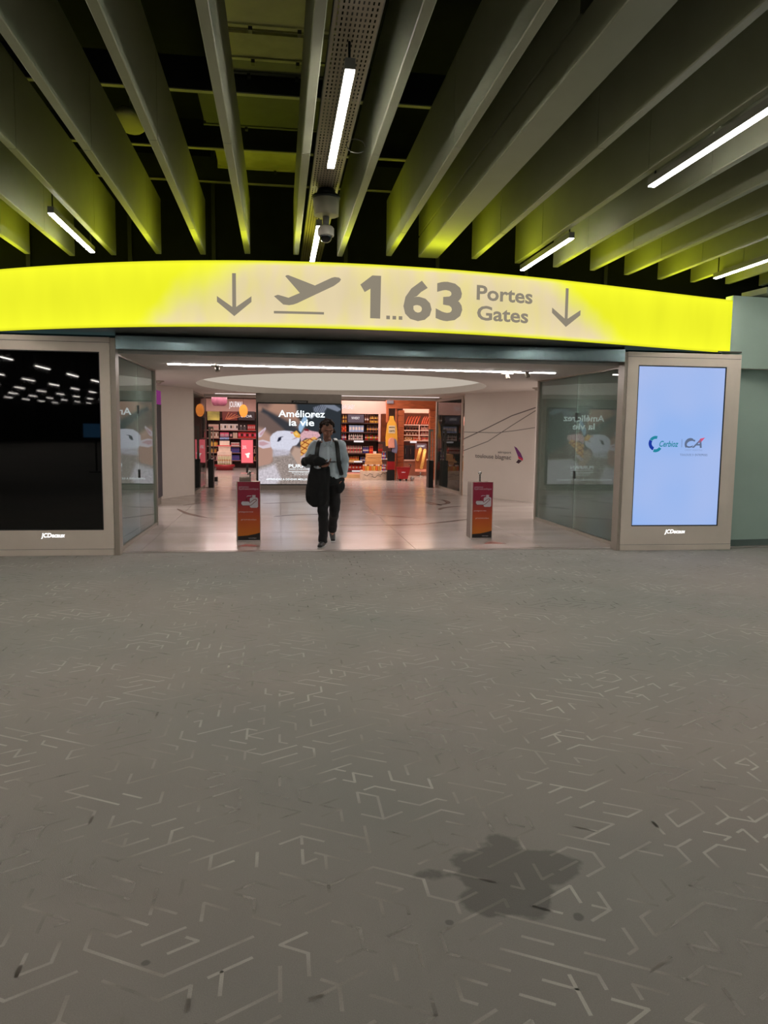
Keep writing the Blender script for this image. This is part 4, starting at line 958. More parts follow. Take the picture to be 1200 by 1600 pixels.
PNK = P_('pink', (220, 90, 125)); BRN = P_('brown', (110, 56, 36)); DRK = P_('dark', (40, 26, 30)); GRN = P_('green', (90, 120, 60)); GOL = P_('gold', (200, 150, 70)); PGR = P_('pale_green', (205, 205, 160)); ROS = P_('rose', (205, 150, 150)); BEI = P_('beige', (205, 180, 160)); PUR = P_('purple', (110, 80, 150))
M_FASC = mat('fascia_pink', (206, 168, 160), .6, var=.03); M_LT = emit('fascia_letters', (1.0, .9, .9), .95, True)
def shelf_unit(label, px0, px1, Yf, depth, ztop, boards, thick=.03, back=M_DKWOOD, board=M_DKWOOD):
    x0 = at(px0, 690, Yf).x; x1 = at(px1, 690, Yf).x
    t = thing('shelf_unit', label, 'shelf', ((x0 + x1) / 2, Yf + depth / 2, 0))
    bm = BM(); box(bm, x0, x1, Yf + depth - .03, Yf + depth, 0, ztop); part('back_panel', bm, back, t)
    for a in (x0, x1 - .03):
        bm = BM(); box(bm, a, a + .03, Yf, Yf + depth - .03, 0, ztop); part('side_panel', bm, back, t)
    for z in boards:
        bm = BM(); box(bm, x0 + .03, x1 - .03, Yf, Yf + depth - .03, z - thick, z); b = part('shelf', bm, board, t)
    return t, x0, x1
def sign_board(t, px0, px1, py0, py1, Y, m, text=None, name='panel', tm=None, tx=None):
    a = at(px0, py1, Y); b = at(px1, py0, Y)
    bm = BM(); box(bm, a.x, b.x, Y, Y + .02, a.z, b.z); p = part(name, bm, m, t)
    if text:
        q = tx or (px0 + 3, px1 - 3, py1 - (py1 - py0) * .35, py0 + (py1 - py0) * .35); c = at(q[0], q[2], Y); d = at(q[1], q[3], Y)
        part('lettering', text_fit(text, c.x, d.x, c.z, d.z, lambda x, z: (x, Y - .004, z), bold=.01), tm or M_LT, p)
    return p
# --- right: drinks bay
YB = 25.5
zA, zB, zC, zD, zE, zF = (at(560, y, YB + .1).z for y in (660.5, 675, 687.5, 708, 722.5, 735))
t, bx0, bx1 = shelf_unit('Dark wall shelving full of bottles in the drinks bay behind the man', 528, 593, YB, .5, 2.14, [zA, zB, zC, zD, zE, zF])
sign_board(t, 528, 604, 627, 646, YB - .02, M_FASC, 'BAR BABY', 'fascia', tx=(534, 554, 639, 632))
sign_board(t, 543.5, 568.5, 648, 660, YB - .03, P_('slate', (70, 66, 82)), 'WHISKY', tx=(549, 562, 655, 651))
sign_board(t, 553, 568, 688.5, 691, YB - .03, M_LT, None, 'price_rail'); sign_board(t, 553, 566, 720.5, 722.3, YB - .03, M_LT, None, 'price_rail'); sign_board(t, 550, 563, 735.2, 737, YB - .03, M_LT, None, 'price_rail')
sign_board(t, 591, 595, 646, 690, YB - .03, M_FASC, None, 'upright'); sign_board(t, 536, 594, 738, 743, YB - .03, P_('rose', (205, 150, 150)), None, 'kick_board')
x0 = at(534, 700, YB).x; x1 = at(604, 700, YB).x; bm = BM(); box(bm, x0, x1, YB - .35, YB - .03, 0, .12); part('base', bm, M_PALEWOOD, t)
x0 = at(595, 700, YB).x; x1 = at(604, 700, YB).x; bm = BM(); box(bm, x0, x1, YB - .02, YB + .2, 1.2, 2.12); cb = part('side_cabinet', bm, mat('cabinet_gloss', (92, 48, 32), .15, var=.3), t)
YP = YB + .14
row('bottle', 'bottle', 3, 531, 542, zA, .26, YP, [(GOL, BRN), (YEL, BRN)], 'Amber bottle on the top shelf left of the slate panel', 'bottles on the top shelf left of the slate panel', 'bottle')
row('bottle', 'bottle', 5, 577, 591, zA, .25, YP, [(GOL, BRN), (YEL, DRK)], 'Amber bottle on the top shelf right of the slate panel', 'bottles on the top shelf right of the slate panel', 'bottle')
row('bottle', 'bottle', 2, 569, 576, zA, .27, YP, [(BRN, WHT)], 'Tall brown bottle just right of the slate panel', 'tall brown bottles beside the slate panel', 'bottle')
row('bottle', 'bottle', 4, 530, 541, zB, .25, YP, [(RED, ORG), (ORG, RED)], 'Red bottle at the left end of the second shelf', 'red bottles on the second shelf', 'bottle', .045)
row('gift_carton', 'carton', 5, 545, 568, zB, .22, YP, [(LBL, WHT)], 'Light blue carton on the second shelf of the drinks bay', 'light blue cartons on the second shelf', 'box', .045)
row('bottle', 'bottle', 8, 573, 591, zB, .24, YP, [(BRN, YEL), (DRK, ROS)], 'Slim dark bottle on the right half of the second shelf', 'slim dark bottles on the second shelf', 'bottle', .026)
row('bottle', 'bottle', 4, 530, 541, zC, .21, YP, [(PUR, WHT), (RED, WHT)], 'Purple or red bottle at the left end of the third shelf', 'bottles at the left end of the third shelf', 'bottle', .04)
row('bottle', 'bottle', 7, 544, 567, zC, .21, YP, [(WHT, ROS), (WHT, DRK)], 'White bottle in the middle of the third shelf', 'white bottles on the third shelf', 'bottle', .038)
row('bottle', 'bottle', 8, 570, 591, zC, .20, YP, [(RED, WHT), (RED, YEL), (GRN, YEL)], 'Red or green bottle on the right of the third shelf', 'red and green bottles on the third shelf', 'bottle', .034)
row('bottle', 'bottle', 12, 536, 566, zD, .25, YP, [(ROS, RED), (BEI, BRN)], 'Rose coloured bottle on the fourth shelf of the drinks bay', 'rose bottles on the fourth shelf', 'bottle', .026)
row('bottle', 'bottle', 4, 567, 576, zD, .22, YP, [(BLU, WHT), (PUR, WHT)], 'Blue bottle at the right end of the fourth shelf', 'blue bottles on the fourth shelf', 'bottle', .034)
row('bottle', 'bottle', 6, 546, 561, zE, .2, YP, [(ORG, YEL)], 'Orange bottle in a wooden tray on the fifth shelf', 'orange bottles on the fifth shelf', 'bottle', .034)
row('bottle', 'bottle', 4, 563, 573, zE, .18, YP, [(BLU, WHT), (BRN, WHT)], 'Small blue bottle right of the orange ones on the fifth shelf', 'small blue bottles on the fifth shelf', 'bottle', .03)
row('bottle', 'bottle', 9, 543, 567, zF, .24, YP, [(RED, ORG), (RED, WHT)], 'Red bottle on the lowest shelf of the drinks bay', 'red bottles on the lowest shelf', 'bottle', .036)
row('bottle', 'bottle', 5, 568, 581, zF, .22, YP, [(GRN, YEL), (GRN, WHT)], 'Green bottle on the lowest shelf of the drinks bay', 'green bottles on the lowest shelf', 'bottle', .034)
a = at(545.5, 719, YP - .18); bm = BM(); box(bm, at(545, 700, YP).x, at(562, 700, YP).x, YB + .02, YB + .06, zE + .001, zE + .07); solo('bottle_tray', bm, M_PALEWOOD, 'Pale wooden tray holding the orange bottles', 'tray')
# --- crate island
YI = 24.25
x0, x1 = at(566, 740, YI).x, at(605, 740, YI).x
t = thing('pallet_base', 'pale printed pallet base under the round table of bottles', 'display stand', ((x0 + x1) / 2, YI + .3, 0))
bm = BM(); box(bm, x0, x1, YI, YI + .7, 0, .28); part('board', bm, mat('pallet_print', (222, 200, 178), .6, var=.12, scale=12), t)
for k, (a, b, zz) in enumerate(((.05, .35, .17), (.3, .6, .12), (.5, .75, .2))):
    bm = BM(); tube(bm, [(x0 + a, YI - .004, zz), (x0 + (a + b) / 2 - .04, YI - .004, zz - .05), (x0 + (a + b) / 2 + .04, YI - .004, zz + .03), (x0 + b, YI - .004, zz - .02)], .006, 6); part('printed_scroll', bm, P_('dark', (40, 26, 30)), t)
row('bottle', 'jar', 11, 567, 604, .28, .2, YI + .12, [(ORG, BEI), (GOL, WHT), (YEL, BRN)], 'Small golden jar on the pallet base around the wooden chest', 'golden jars around the wooden chest', 'jar', .034)
x0, x1 = at(573, 700, YI).x, at(600, 700, YI).x
t = thing('wooden_chest', 'stacked pale wooden chest in the middle of the bottle island', 'crate', ((x0 + x1) / 2, YI + .45, .281))
for k in range(4):
    bm = BM(); box(bm, x0 + .012 * k, x1 - .012 * k, YI + .25, YI + .65, .282 + k * .135, .282 + k * .135 + .13); bmesh.ops.bevel(bm, geom=bm.edges[:], offset=.008, segments=1, affect='EDGES'); part('plank', bm, mat('chest_wood', (214, 158, 98), .55, var=.15, stretch=(1, 1, 5)), t)
row('bottle', 'bottle', 3, 577, 583, .822, .24, YI + .45, [(RED, ORG)], 'Red bottle on the left of the wooden chest top', 'red bottles left on the chest', 'bottle', .036)
row('bottle', 'bottle', 3, 591, 598, .822, .29, YI + .45, [(BRN, RED)], 'Tall dark red bottle on the right of the wooden chest top', 'tall bottles right on the chest', 'bottle', .036)
bm = BM(); box(bm, at(585, 700, YI).x, at(590, 700, YI).x, YI + .3, YI + .32, .822, .90); solo('price_card', bm, WHT, 'Small white card standing on the wooden chest', 'card')
# --- timber portal and its things
YA = 24.4
t = thing('timber_portal', 'orange timber portal between the drinks bay and the grocery bay', 'wooden frame', (at(640, 700, YA).x, YA, 0))
def beamx(px0, px1, py0, py1, y0, y1, nm='post', zb=None):
    a = at(px0, py1, YA); b = at(px1, py0, YA); bm = BM(); box(bm, a.x, b.x, y0, y1, a.z if zb is None else zb, b.z); return part(nm, bm, M_WOOD, t)
for k in range(12):
    z0 = k * .185; x0, x1 = at(622, 700, YA).x, at(631, 700, YA).x
    bm = BM(); box(bm, x0, x1, YA, YA + .22, z0 + .004, z0 + .181); bmesh.ops.bevel(bm, geom=bm.edges[:], offset=.005, segments=1, affect='EDGES'); part('plank', bm, M_WOOD, t)
for k in range(13):
    z0 = k * .185; x0, x1 = at(671.5, 700, YA).x, at(683, 700, YA).x
    bm = BM(); box(bm, x0, x1, YA + .05, YA + .28, z0 + .004, z0 + .181); bmesh.ops.bevel(bm, geom=bm.edges[:], offset=.005, segments=1, affect='EDGES'); part('plank', bm, M_WOOD, t)
beamx(604, 683, 625, 638, YA, YA + .2, 'lintel'); beamx(617.5, 621, 638, 750, YA + .05, YA + .2, 'post', 0); beamx(604, 607.5, 638, 660, YA, YA + .15, 'post')
bm = BM(); a = at(604.5, 631, YA - .05); b = at(615, 626, YA - .05); box(bm, a.x, b.x, YA - .06, YA - .01, 2.42, 2.52); part('light_box', bm, mat('grey_box', (120, 118, 130), .5), t)
# yellow bottle-shaped board
YS = 24.15
t = thing('bottle_board', 'tall yellow bottle-shaped advertising board in the timber portal', 'sign', (at(612, 700, YS).x, YS, 0))
pts = [(603, 697), (602.5, 684), (604, 670), (605, 663), (608.5, 656), (609, 650), (615, 650), (616, 656), (619.5, 663), (620.5, 672), (621, 684), (621, 697)]
bm = BM(); prism(bm, [tuple(at(x, y, YS)) for x, y in pts], (0, .03, 0)); part('board', bm, mat('board_yellow', (232, 172, 60), .5), t)
bm = BM(); a = at(607, 677, YS); b = at(617.5, 665, YS); box(bm, a.x, b.x, YS - .008, YS - .001, a.z, b.z); lb = part('label_panel', bm, mat('board_label', (222, 204, 168), .5), t)
part('lettering', text_fit('MAISON', a.x + .02, b.x - .02, b.z - .08, b.z - .03, lambda x, z: (x, YS - .012, z), bold=.02), DRK, lb); part('lettering', text_fit('CARTE', a.x + .02, b.x - .02, a.z + .04, a.z + .11, lambda x, z: (x, YS - .012, z), bold=.02), DRK, lb)
bm = BM(); cyl(bm, at(612, 697, YS + .015), (at(612, 697, YS).x, YS + .015, .92), .02); part('stem', bm, M_BLK, t)
x0, x1 = at(603.5, 700, YS - .1).x, at(616.5, 700, YS).x
t = thing('drinks_tower', 'dark red and black display tower below the yellow bottle board', 'display stand', ((x0 + x1) / 2, YS, 0))
for z0, z1, mm in ((0, .33, M_BLK), (.335, .60, P_('deep_red', (150, 24, 30))), (.605, .92, M_BLK)):
    bm = BM(); box(bm, x0 + .04, x1, YS - .1, YS + .08, z0, z1); part('tier', bm, mm, t)
for z0 in (.28, .66):
    bm = BM(); box(bm, x0 - .14, x0 + .04, YS - .1, YS + .08, z0, z0 + .02); part('side_shelf', bm, WHT, t)
    row('bottle', 'bottle', 3, 597, 603, z0 + .02, .22, YS, [(BLU, WHT), (RED, WHT)], 'Bottle on the %s side shelf of the dark display tower' % ('lower' if z0 < .5 else 'upper'), 'bottles on the %s side shelf of the tower' % ('lower' if z0 < .5 else 'upper'), 'bottle', .03)
t = thing('mannequin_poncho', 'peach and blue garment hanging before the yellow bottle board', 'garment', (at(614, 700, 24.0).x, 24.0, .8))
def drape(pl, m, nm, Y, d=.08):
    bm = BM(); prism(bm, [tuple(at(x, y, Y)) for x, y in pl], (0, d, 0)); bmesh.ops.bevel(bm, geom=bm.edges[:], offset=.015, segments=2, affect='EDGES'); part(nm, bm, m, t)
drape([(607, 700), (607, 688), (610, 684), (616, 684), (617, 700)], P_('peach', (232, 160, 140)), 'front', 23.9)
drape([(612, 706), (614, 692), (617, 685), (620, 688), (621.5, 700), (620, 709)], P_('blue_grey', (130, 130, 160)), 'back', 23.95, .05)
# --- grocery bay
YG = 27.0
zs = [at(650, y, YG + .1).z for y in (663.5, 672, 679.5, 688)]
t, gx0, gx1 = shelf_unit('Grocery wall shelving behind the timber portal', 629.5, 673, YG, .5, 2.5, zs + [at(640, 717.5, YG).z], back=P_('rose_back', (150, 96, 80)), board=M_FASC)
sign_board(t, 629.5, 673, 633, 645, YG - .02, M_FASC, None, 'fascia'); sign_board(t, 641, 651, 689.5, 692, YG - .03, M_LT, None, 'price_rail'); sign_board(t, 654, 656, 664, 687.5, YG - .02, M_FASC, None, 'upright')
sign_board(t, 629.5, 673, 719, 727, YG - .03, P_('rose', (205, 150, 150)), None, 'kick_board')
YQ = YG + .15
row('sausage', 'sausage', 5, 632, 653, zs[0], .27, YQ, [(P_('salami', (190, 80, 50)), BRN)], 'Red-brown salami leaning in the left top basket of the grocery bay', 'salamis in the left top basket', 'food')
row('sausage', 'sausage', 4, 657, 670, zs[0], .27, YQ, [(P_('salami', (190, 80, 50)), BRN)], 'Red-brown salami leaning in the right top basket of the grocery bay', 'salamis in the right top basket', 'food')
row('jar', 'jar', 9, 632, 653, zs[1], .13, YQ, [(DRK, WHT), (BRN, BEI)], 'Dark jar on the left of the second grocery shelf', 'dark jars left on the second grocery shelf', 'jar', .04)
row('jar', 'jar', 6, 657, 671, zs[1], .13, YQ, [(ROS, WHT), (BEI, BRN)], 'Pale jar on the right of the second grocery shelf', 'pale jars right on the second grocery shelf', 'jar', .04)
row('jar', 'jar', 9, 632, 653, zs[2], .12, YQ, [(BRN, WHT), (BEI, DRK)], 'Brown jar on the left of the third grocery shelf', 'brown jars left on the third grocery shelf', 'jar', .04)
row('jar', 'jar', 6, 657, 671, zs[2], .12, YQ, [(ROS, RED), (BEI, WHT)], 'Rose jar on the right of the third grocery shelf', 'rose jars right on the third grocery shelf', 'jar', .04)
row('carton', 'carton', 5, 632, 644, zs[3], .13, YQ, [(GOL, WHT), (BEI, GOL)], 'Golden packet on the left of the fourth grocery shelf', 'golden packets on the fourth grocery shelf', 'box', .045)
row('carton', 'carton', 5, 645, 658, zs[3], .14, YQ, [(ORG, BEI), (RED, BEI)], 'Orange packet in the middle of the fourth grocery shelf', 'orange packets on the fourth grocery shelf', 'box', .05)
row('carton', 'carton', 4, 659, 671, zs[3], .13, YQ, [(ROS, RED), (BEI, ORG)], 'Rose packet on the right of the fourth grocery shelf', 'rose packets on the fourth grocery shelf', 'box', .05)
x0, x1 = at(631, 700, 26.8).x, at(647, 700, 26.8).x; zq = at(640, 717.5, YG).z
t = thing('wine_fridge', 'black glass-fronted fridge below the grocery shelves', 'fridge', ((x0 + x1) / 2, 26.85, zq + .002))
bm = BM(); box(bm, x0, x1, 26.7, 26.97, zq + .002, 1.06); part('cabinet', bm, M_BLK, t)
for k in range(2):
    bm = BM(); box(bm, x0 + .02 + k * (x1 - x0) / 2, x0 - .02 + (k + 1) * (x1 - x0) / 2, 26.685, 26.7, zq + .04, 1.03); d_ = part('door', bm, mat('fridge_glass', (36, 38, 46), .1), t)
    bm = BM(); box(bm, x0 + .03 + k * (x1 - x0) / 2, x0 + .045 + k * (x1 - x0) / 2, 26.67, 26.685, zq + .2, .95); part('handle', bm, M_STEEL, d_)
bm = BM(); box(bm, x0, gx1, 26.66, 26.98, zq - .05, zq); solo('low_shelf', bm, M_FASC, 'low pale ledge carrying the black fridge', 'shelf')
bm = BM(); box(bm, x0, gx1, 26.7, 26.96, 0, zq - .05); solo('low_cabinet', bm, P_('rose_back', (150, 96, 80)), 'brown plinth cabinet under the pale ledge of the grocery bay', 'cabinet')
# poster of loaves
YW = 26.3
a = at(648.5, 737, YW); b = at(666.5, 693, YW)
t = thing('bread_poster', 'upright poster of two golden loaves under a dark grey title', 'poster', ((a.x + b.x) / 2, YW, 0))
bm = BM(); box(bm, a.x, b.x, YW, YW + .04, a.z, b.z); part('board', bm, P_('poster_brown', (150, 84, 50)), t)
bm = BM(); box(bm, a.x, b.x, YW - .006, YW - .001, b.z - .19, b.z); hd = part('title_panel', bm, P_('slate2', (110, 96, 110)), t)
part('lettering', text_fit('GOURMET', a.x + .06, b.x - .06, b.z - .12, b.z - .06, lambda x, z: (x, YW - .01, z), bold=.02), M_LT, hd)
bm = BM(); box(bm, a.x, b.x, YW - .006, YW - .001, a.z, a.z + .09); part('foot_panel', bm, P_('peach', (232, 160, 140)), t)
for q, (ax_, az_, bx_, bz_) in enumerate(((.08, .42, .17, .78), (.22, .14, .33, .74))):
    bm = BM(); tube(bm, [(a.x + ax_, YW - .02, a.z + az_), (a.x + bx_, YW - .02, a.z + bz_)], .055, 12); ellip(bm, (a.x + ax_, YW - .02, a.z + az_), (.055, .05, .055), 12, 8); ellip(bm, (a.x + bx_, YW - .02, a.z + bz_), (.055, .05, .055), 12, 8); part('loaf_picture', bm, mat('loaf', (250, 196, 110), .5, var=.2, scale=14), t)
bm = BM(); cyl(bm, ((a.x + b.x) / 2, YW + .02, 0), ((a.x + b.x) / 2, YW + .02, a.z), .02); cyl(bm, ((a.x + b.x) / 2, YW + .02, 0), ((a.x + b.x) / 2, YW + .02, .02), .12, .12, 16); part('stand', bm, M_STEEL, t)
# red shopping trolley
x0, x1 = at(620.5, 700, 23.9).x, at(642, 700, 23.9).x; yb = 23.8
t = thing('shopping_basket', 'red wheeled shopping basket standing before the timber portal', 'shopping basket', ((x0 + x1) / 2, yb + .15, 0))
bm = BM(); hexa(bm, [(x0 + .06, yb + .03, .06), (x1 - .10, yb + .03, .06), (x1 - .10, yb + .3, .06), (x0 + .06, yb + .3, .06)], [(x0, yb, .40), (x1 - .02, yb, .42), (x1 - .02, yb + .34, .42), (x0, yb + .34, .40)]); part('tub', bm, P_('basket_red', (170, 20, 30)), t)
bm = BM(); box(bm, x0 - .01, x1 - .01, yb - .012, yb + .35, .40, .425); part('rim', bm, P_('deep_red', (150, 24, 30)), t)
part('lettering', text_fit('toulouse', x0 + .14, x1 - .18, .26, .29, lambda x, z: (x, yb + .0, z), bold=.0), M_LT, t)
for q in (x0 + .1, x1 - .14):
    bm = BM(); cyl(bm, (q, yb + .03, .035), (q, yb + .06, .035), .035, n=12); part('wheel', bm, M_BLK, t)
bm = BM(); tube(bm, [(x1 - .03, yb + .17, .36), (x1 + .03, yb + .17, .5), (x1 - .05, yb + .17, .52)], .012, 8); part('handle', bm, M_BLK, t)
bm = BM(); ellip(bm, (x1 + .06, yb + .12, .07), (.07, .06, .07), 12, 8); solo('round_pack', bm, P_('silver', (170, 160, 156)), 'small round silvery pack on the floor right of the red basket', 'package')

# --- left shop: perfume wall
YL_ = 31.0
zl = [at(360, y, YL_ + .1).z for y in (672, 684.5, 697, 707, 719)]
t, lx0, lx1 = shelf_unit('Dark perfume wall shelving in the left shop', 322, 404, YL_, .5, 1.98, zl, board=P_('shelf_rose', (150, 104, 98)))
sign_board(t, 322, 404, 624, 642.5, YL_ - .02, M_FASC, 'JOURMAL', 'fascia', tx=(358, 380, 636, 627))
sign_board(t, 324, 343, 643, 656.5, YL_ - .03, mat('photo_green', (190, 180, 90), .5, var=.5, scale=2.2), None, 'photo_panel')
pp = sign_board(t, 347.5, 371, 643, 656.5, YL_ - .03, P_('photo_dark', (120, 50, 44)), None, 'photo_panel')
for k in range(5):
    c = at(350 + k * 1.5, 656, YL_ - .04); R_ = .14 + k * .09; pts = [(c.x + .05 + R_ * math.sin(a_ * .16), YL_ - .034, c.z + .02 + .28 * math.sin(a_ * .16) * (1 - k * .13)) for a_ in range(10)]
    bm = BM(); tube(bm, pts, .012, 6); part('swirl', bm, P_('swirl', (236, 150, 110)), pp)
sign_board(t, 372.5, 398, 643, 656.5, YL_ - .03, P_('slate3', (56, 44, 50)), 'DIOR', tx=(377, 394, 652, 648.5))
YR = YL_ + .15
row('gift_carton', 'carton', 7, 326, 342, zl[0], .22, YR, [(BEI, ROS)], 'Beige carton at the left end of the top perfume shelf', 'beige cartons left on the top perfume shelf', 'box', .045)
row('gift_carton', 'carton', 9, 344.5, 372, zl[0], .24, YR, [(WHT, BEI), (WHT, WHT), (WHT, DRK)], 'White perfume carton on the top shelf', 'white cartons on the top perfume shelf', 'box', .06)
row('perfume_bottle', 'flask', 2, 374, 385, zl[0], .2, YR, [(P_('smoke', (90, 80, 84)), WHT)], 'Small smoky perfume bottle between white and red cartons', 'smoky perfume bottles', 'bottle', .05)
row('gift_carton', 'carton', 4, 387, 399, zl[0], .22, YR, [(RED, ROS)], 'Red carton at the right end of the top perfume shelf', 'red cartons on the top perfume shelf', 'box', .06)
row('gift_carton', 'carton', 6, 327, 342, zl[1], .24, YR, [(BEI, WHT), (BEI, BRN)], 'Beige carton at the left end of the second perfume shelf', 'beige cartons left on the second perfume shelf', 'box', .05)
row('gift_carton', 'carton', 2, 344, 358, zl[1], .22, YR, [(PNK, ROS)], 'Wide pink carton on the second perfume shelf', 'pink cartons on the second perfume shelf', 'box', .15)
row('gift_carton', 'carton', 1, 359, 363.5, zl[1], .22, YR, [(DRK, ROS)], 'Single dark carton right of the pink cartons', 'single dark carton', 'box', .05)
row('gift_carton', 'carton', 2, 364, 371, zl[1], .22, YR, [(BEI, BEI)], 'Plain beige carton between the dark and the red cartons', 'plain beige cartons', 'box', .07)
row('gift_carton', 'carton', 7, 372, 401, zl[1], .24, YR, [(RED, PNK), (RED, DRK)], 'Red carton on the right half of the second perfume shelf', 'red cartons on the second perfume shelf', 'box', .08)
row('perfume_bottle', 'flask', 5, 327, 340, zl[2], .2, YR, [(GOL, RED), (YEL, GOL)], 'Golden flask on the left of the third perfume shelf', 'golden flasks', 'bottle', .05)
row('gift_carton', 'carton', 6, 361, 374, zl[3], .2, YR, [(BLU, PUR)], 'Dark blue carton on the fourth perfume shelf', 'blue cartons on the fourth perfume shelf', 'box', .045)
row('gift_carton', 'carton', 6, 361, 374, zl[4], .2, YR, [(BLU, PUR)], 'Dark blue carton on the lowest perfume shelf', 'blue cartons on the lowest perfume shelf', 'box', .045)
row('perfume_bottle', 'flask', 5, 327, 340, zl[3], .18, YR, [(BRN, BEI), (GOL, BEI)], 'Brown flask on the left of the fourth perfume shelf', 'brown flasks', 'bottle', .05)
row('perfume_bottle', 'flask', 5, 327, 340, zl[4], .18, YR, [(ROS, BEI), (DRK, ROS)], 'Rose flask on the left of the lowest perfume shelf', 'rose flasks', 'bottle', .05)
row('gift_carton', 'carton', 5, 361, 374, zl[2], .14, YR, [(WHT, RED)], 'White and red packet on the third perfume shelf', 'white and red packets', 'box', .05)
row('perfume_bottle', 'flask', 4, 397, 403, zl[3], .2, YR, [(BEI, DRK), (DRK, WHT)], 'Flask right of the pink screen, upper row', 'flasks right of the pink screen, upper row', 'bottle', .03)
row('perfume_bottle', 'flask', 4, 397, 403, zl[4], .2, YR, [(GOL, DRK), (DRK, BEI)], 'Flask right of the pink screen, lower row', 'flasks right of the pink screen, lower row', 'bottle', .03)
# stepped island on a red round base
YN = 29.6
cxn = at(351, 720, YN).x; wn = at(362, 700, YN).x - at(340, 700, YN).x
t = thing('round_plinth', 'dark red round plinth under the stepped perfume island', 'plinth', (cxn, YN, 0))
bm = BM(); lathe(bm, (cxn, YN, 0), [(.30, 0), (.33, .10), (.38, .13), (.38, .2), (.36, .21)], 28); part('drum', bm, P_('plinth_red', (150, 36, 44)), t)
t = thing('stepped_island', 'white stepped island stacked with packs on the red round plinth', 'display stand', (cxn, YN, .211))
tiers = [(.211, .26), (.72, .22), (.93, .18)]
for k, (z, hw) in enumerate(tiers):
    z1 = (.70, .915, 1.10)[k]; z0_ = z if k == 0 else (.70, .915)[k - 1] + .001
    bm = BM(); box(bm, cxn - hw, cxn + hw, YN - hw * .4 + .04 * k, YN + .2, z0_, z1); part('tier', bm, P_('island_white', (225, 205, 190)), t)
bm = BM(); box(bm, cxn - .27, cxn + .27, YN - .13, YN - .106, .90, .935); part('red_band', bm, P_('band_red', (220, 70, 80)), t)
for z, n_, mm, lab in ((.212, 7, (PGR, WHT), 'lowest'), ):
    pass
def irow(n, z, h, y, ms, lab, grp, r, kind='bottle', w_=.27):
    for i in range(n):
        m1, m2 = ms[i % len(ms)]; o = bpy.data.objects.new('bottle' if kind != 'carton' else 'gift_carton', product_mesh(kind, h, m1, m2, r)); COL.objects.link(o)
        o.location = (cxn - w_ + 2 * w_ * (i + .5) / n, y, z + .001); tag(o, lab + ', ' + ORD[i] + ' from left', 'bottle' if kind != 'carton' else 'box', grp)
irow(8, .211, .22, YN - .22, [(PGR, WHT)], 'Pale green bottle in the front row of the stepped island', 'pale green bottles at the front of the island', .026, w_=.25)
irow(8, .211, .36, YN - .15, [(PGR, RED)], 'Tall pale green bottle in the second row of the stepped island', 'tall pale green bottles of the island', .03, w_=.25)
irow(7, 1.10, .22, YN + .02, [(P_('navy', (60, 66, 92)), LBL)], 'Navy bottle on the top tier of the stepped island', 'navy bottles on the top tier of the island', .024, w_=.17)
# hanging things
t = thing('pendant_drum', 'mauve disc-shaped pendant hanging at the top of the left shop', 'pendant', (at(343.5, 700, 28).x, 28, 2.4))
cx_ = at(343.5, 700, 28).x; bm = BM(); lathe(bm, (cx_, 28, 2.36), [(.16, 0), (.22, .02), (.27, .12), (.27, .3), (.2, .34)], 24); part('drum', bm, mat('mauve', (150, 86, 110), .5, var=.2), t)
bm = BM(); cyl(bm, (cx_, 28, 2.7), (cx_, 28, 2.9), .01); part('cord', bm, M_BLK, t)
t = thing('hanging_tag', 'orange oval promotion sign hanging in the left shop', 'sign', (at(380.5, 700, 27).x, 27, 1.95))
cx_ = at(380.8, 700, 27).x; zt_ = at(380, 632, 27).z; zb_ = at(380, 652, 27).z
bm = BM(); prism(bm, [(cx_ + .145 * math.sin(a_ * math.pi / 12), 27, (zt_ + zb_) / 2 + (zt_ - zb_) / 2 * math.cos(a_ * math.pi / 12)) for a_ in range(24)], (0, .02, 0)); part('disc', bm, mat('tag_orange', (250, 160, 60), .5), t)
bm = BM(); cyl(bm, (cx_, 27.01, zt_), (cx_, 27.01, 2.9), .004, n=6); part('cord', bm, M_BLK, t)
# pink screen
YK = 27.5
a = at(376.3, 723, YK); b = at(396, 687.5, YK)
t = thing('pink_screen', 'glowing pink upright screen in the left shop beside the lamb poster', 'screen', ((a.x + b.x) / 2, YK, 0))
bm = BM(); box(bm, a.x, b.x, YK, YK + .08, a.z - .04, b.z + .02); part('frame', bm, P_('screen_frame', (90, 20, 28)), t)
bm = BM(); quad(bm, [(a.x + .02, YK - .003, a.z), (b.x - .02, YK - .003, a.z), (b.x - .02, YK - .003, b.z), (a.x + .02, YK - .003, b.z)]); part('picture', bm, emit('screen_pink', (250, 112, 120), 1.1), t)
c_ = at(387, 713, YK); fpoly('figure', [(c_.x - .02, c_.z - .05), (c_.x + .05, c_.z - .05), (c_.x + .05, c_.z + .06), (c_.x + .09, c_.z + .09), (c_.x + .06, c_.z + .13), (c_.x - .05, c_.z + .1), (c_.x - .1, c_.z + .09), (c_.x - .05, c_.z + .04)], emit('figure_white', (1, .95, .85), 1.1, True), t, YK - .006)
part('lettering', text_fit('20%', at(379, 700, YK).x, at(385, 700, YK).x, at(380, 701, YK).z, at(380, 696, YK).z, lambda x, z: (x, YK - .006, z)), M_LT, t)
bm = BM(); box(bm, (a.x + b.x) / 2 - .04, (a.x + b.x) / 2 + .04, YK + .02, YK + .06, .02, a.z - .04); part('stem', bm, M_BLK, t)
bm = BM(); box(bm, a.x, b.x, YK - .08, YK + .16, 0, .02); part('foot', bm, P_('rose', (205, 150, 150)), t)
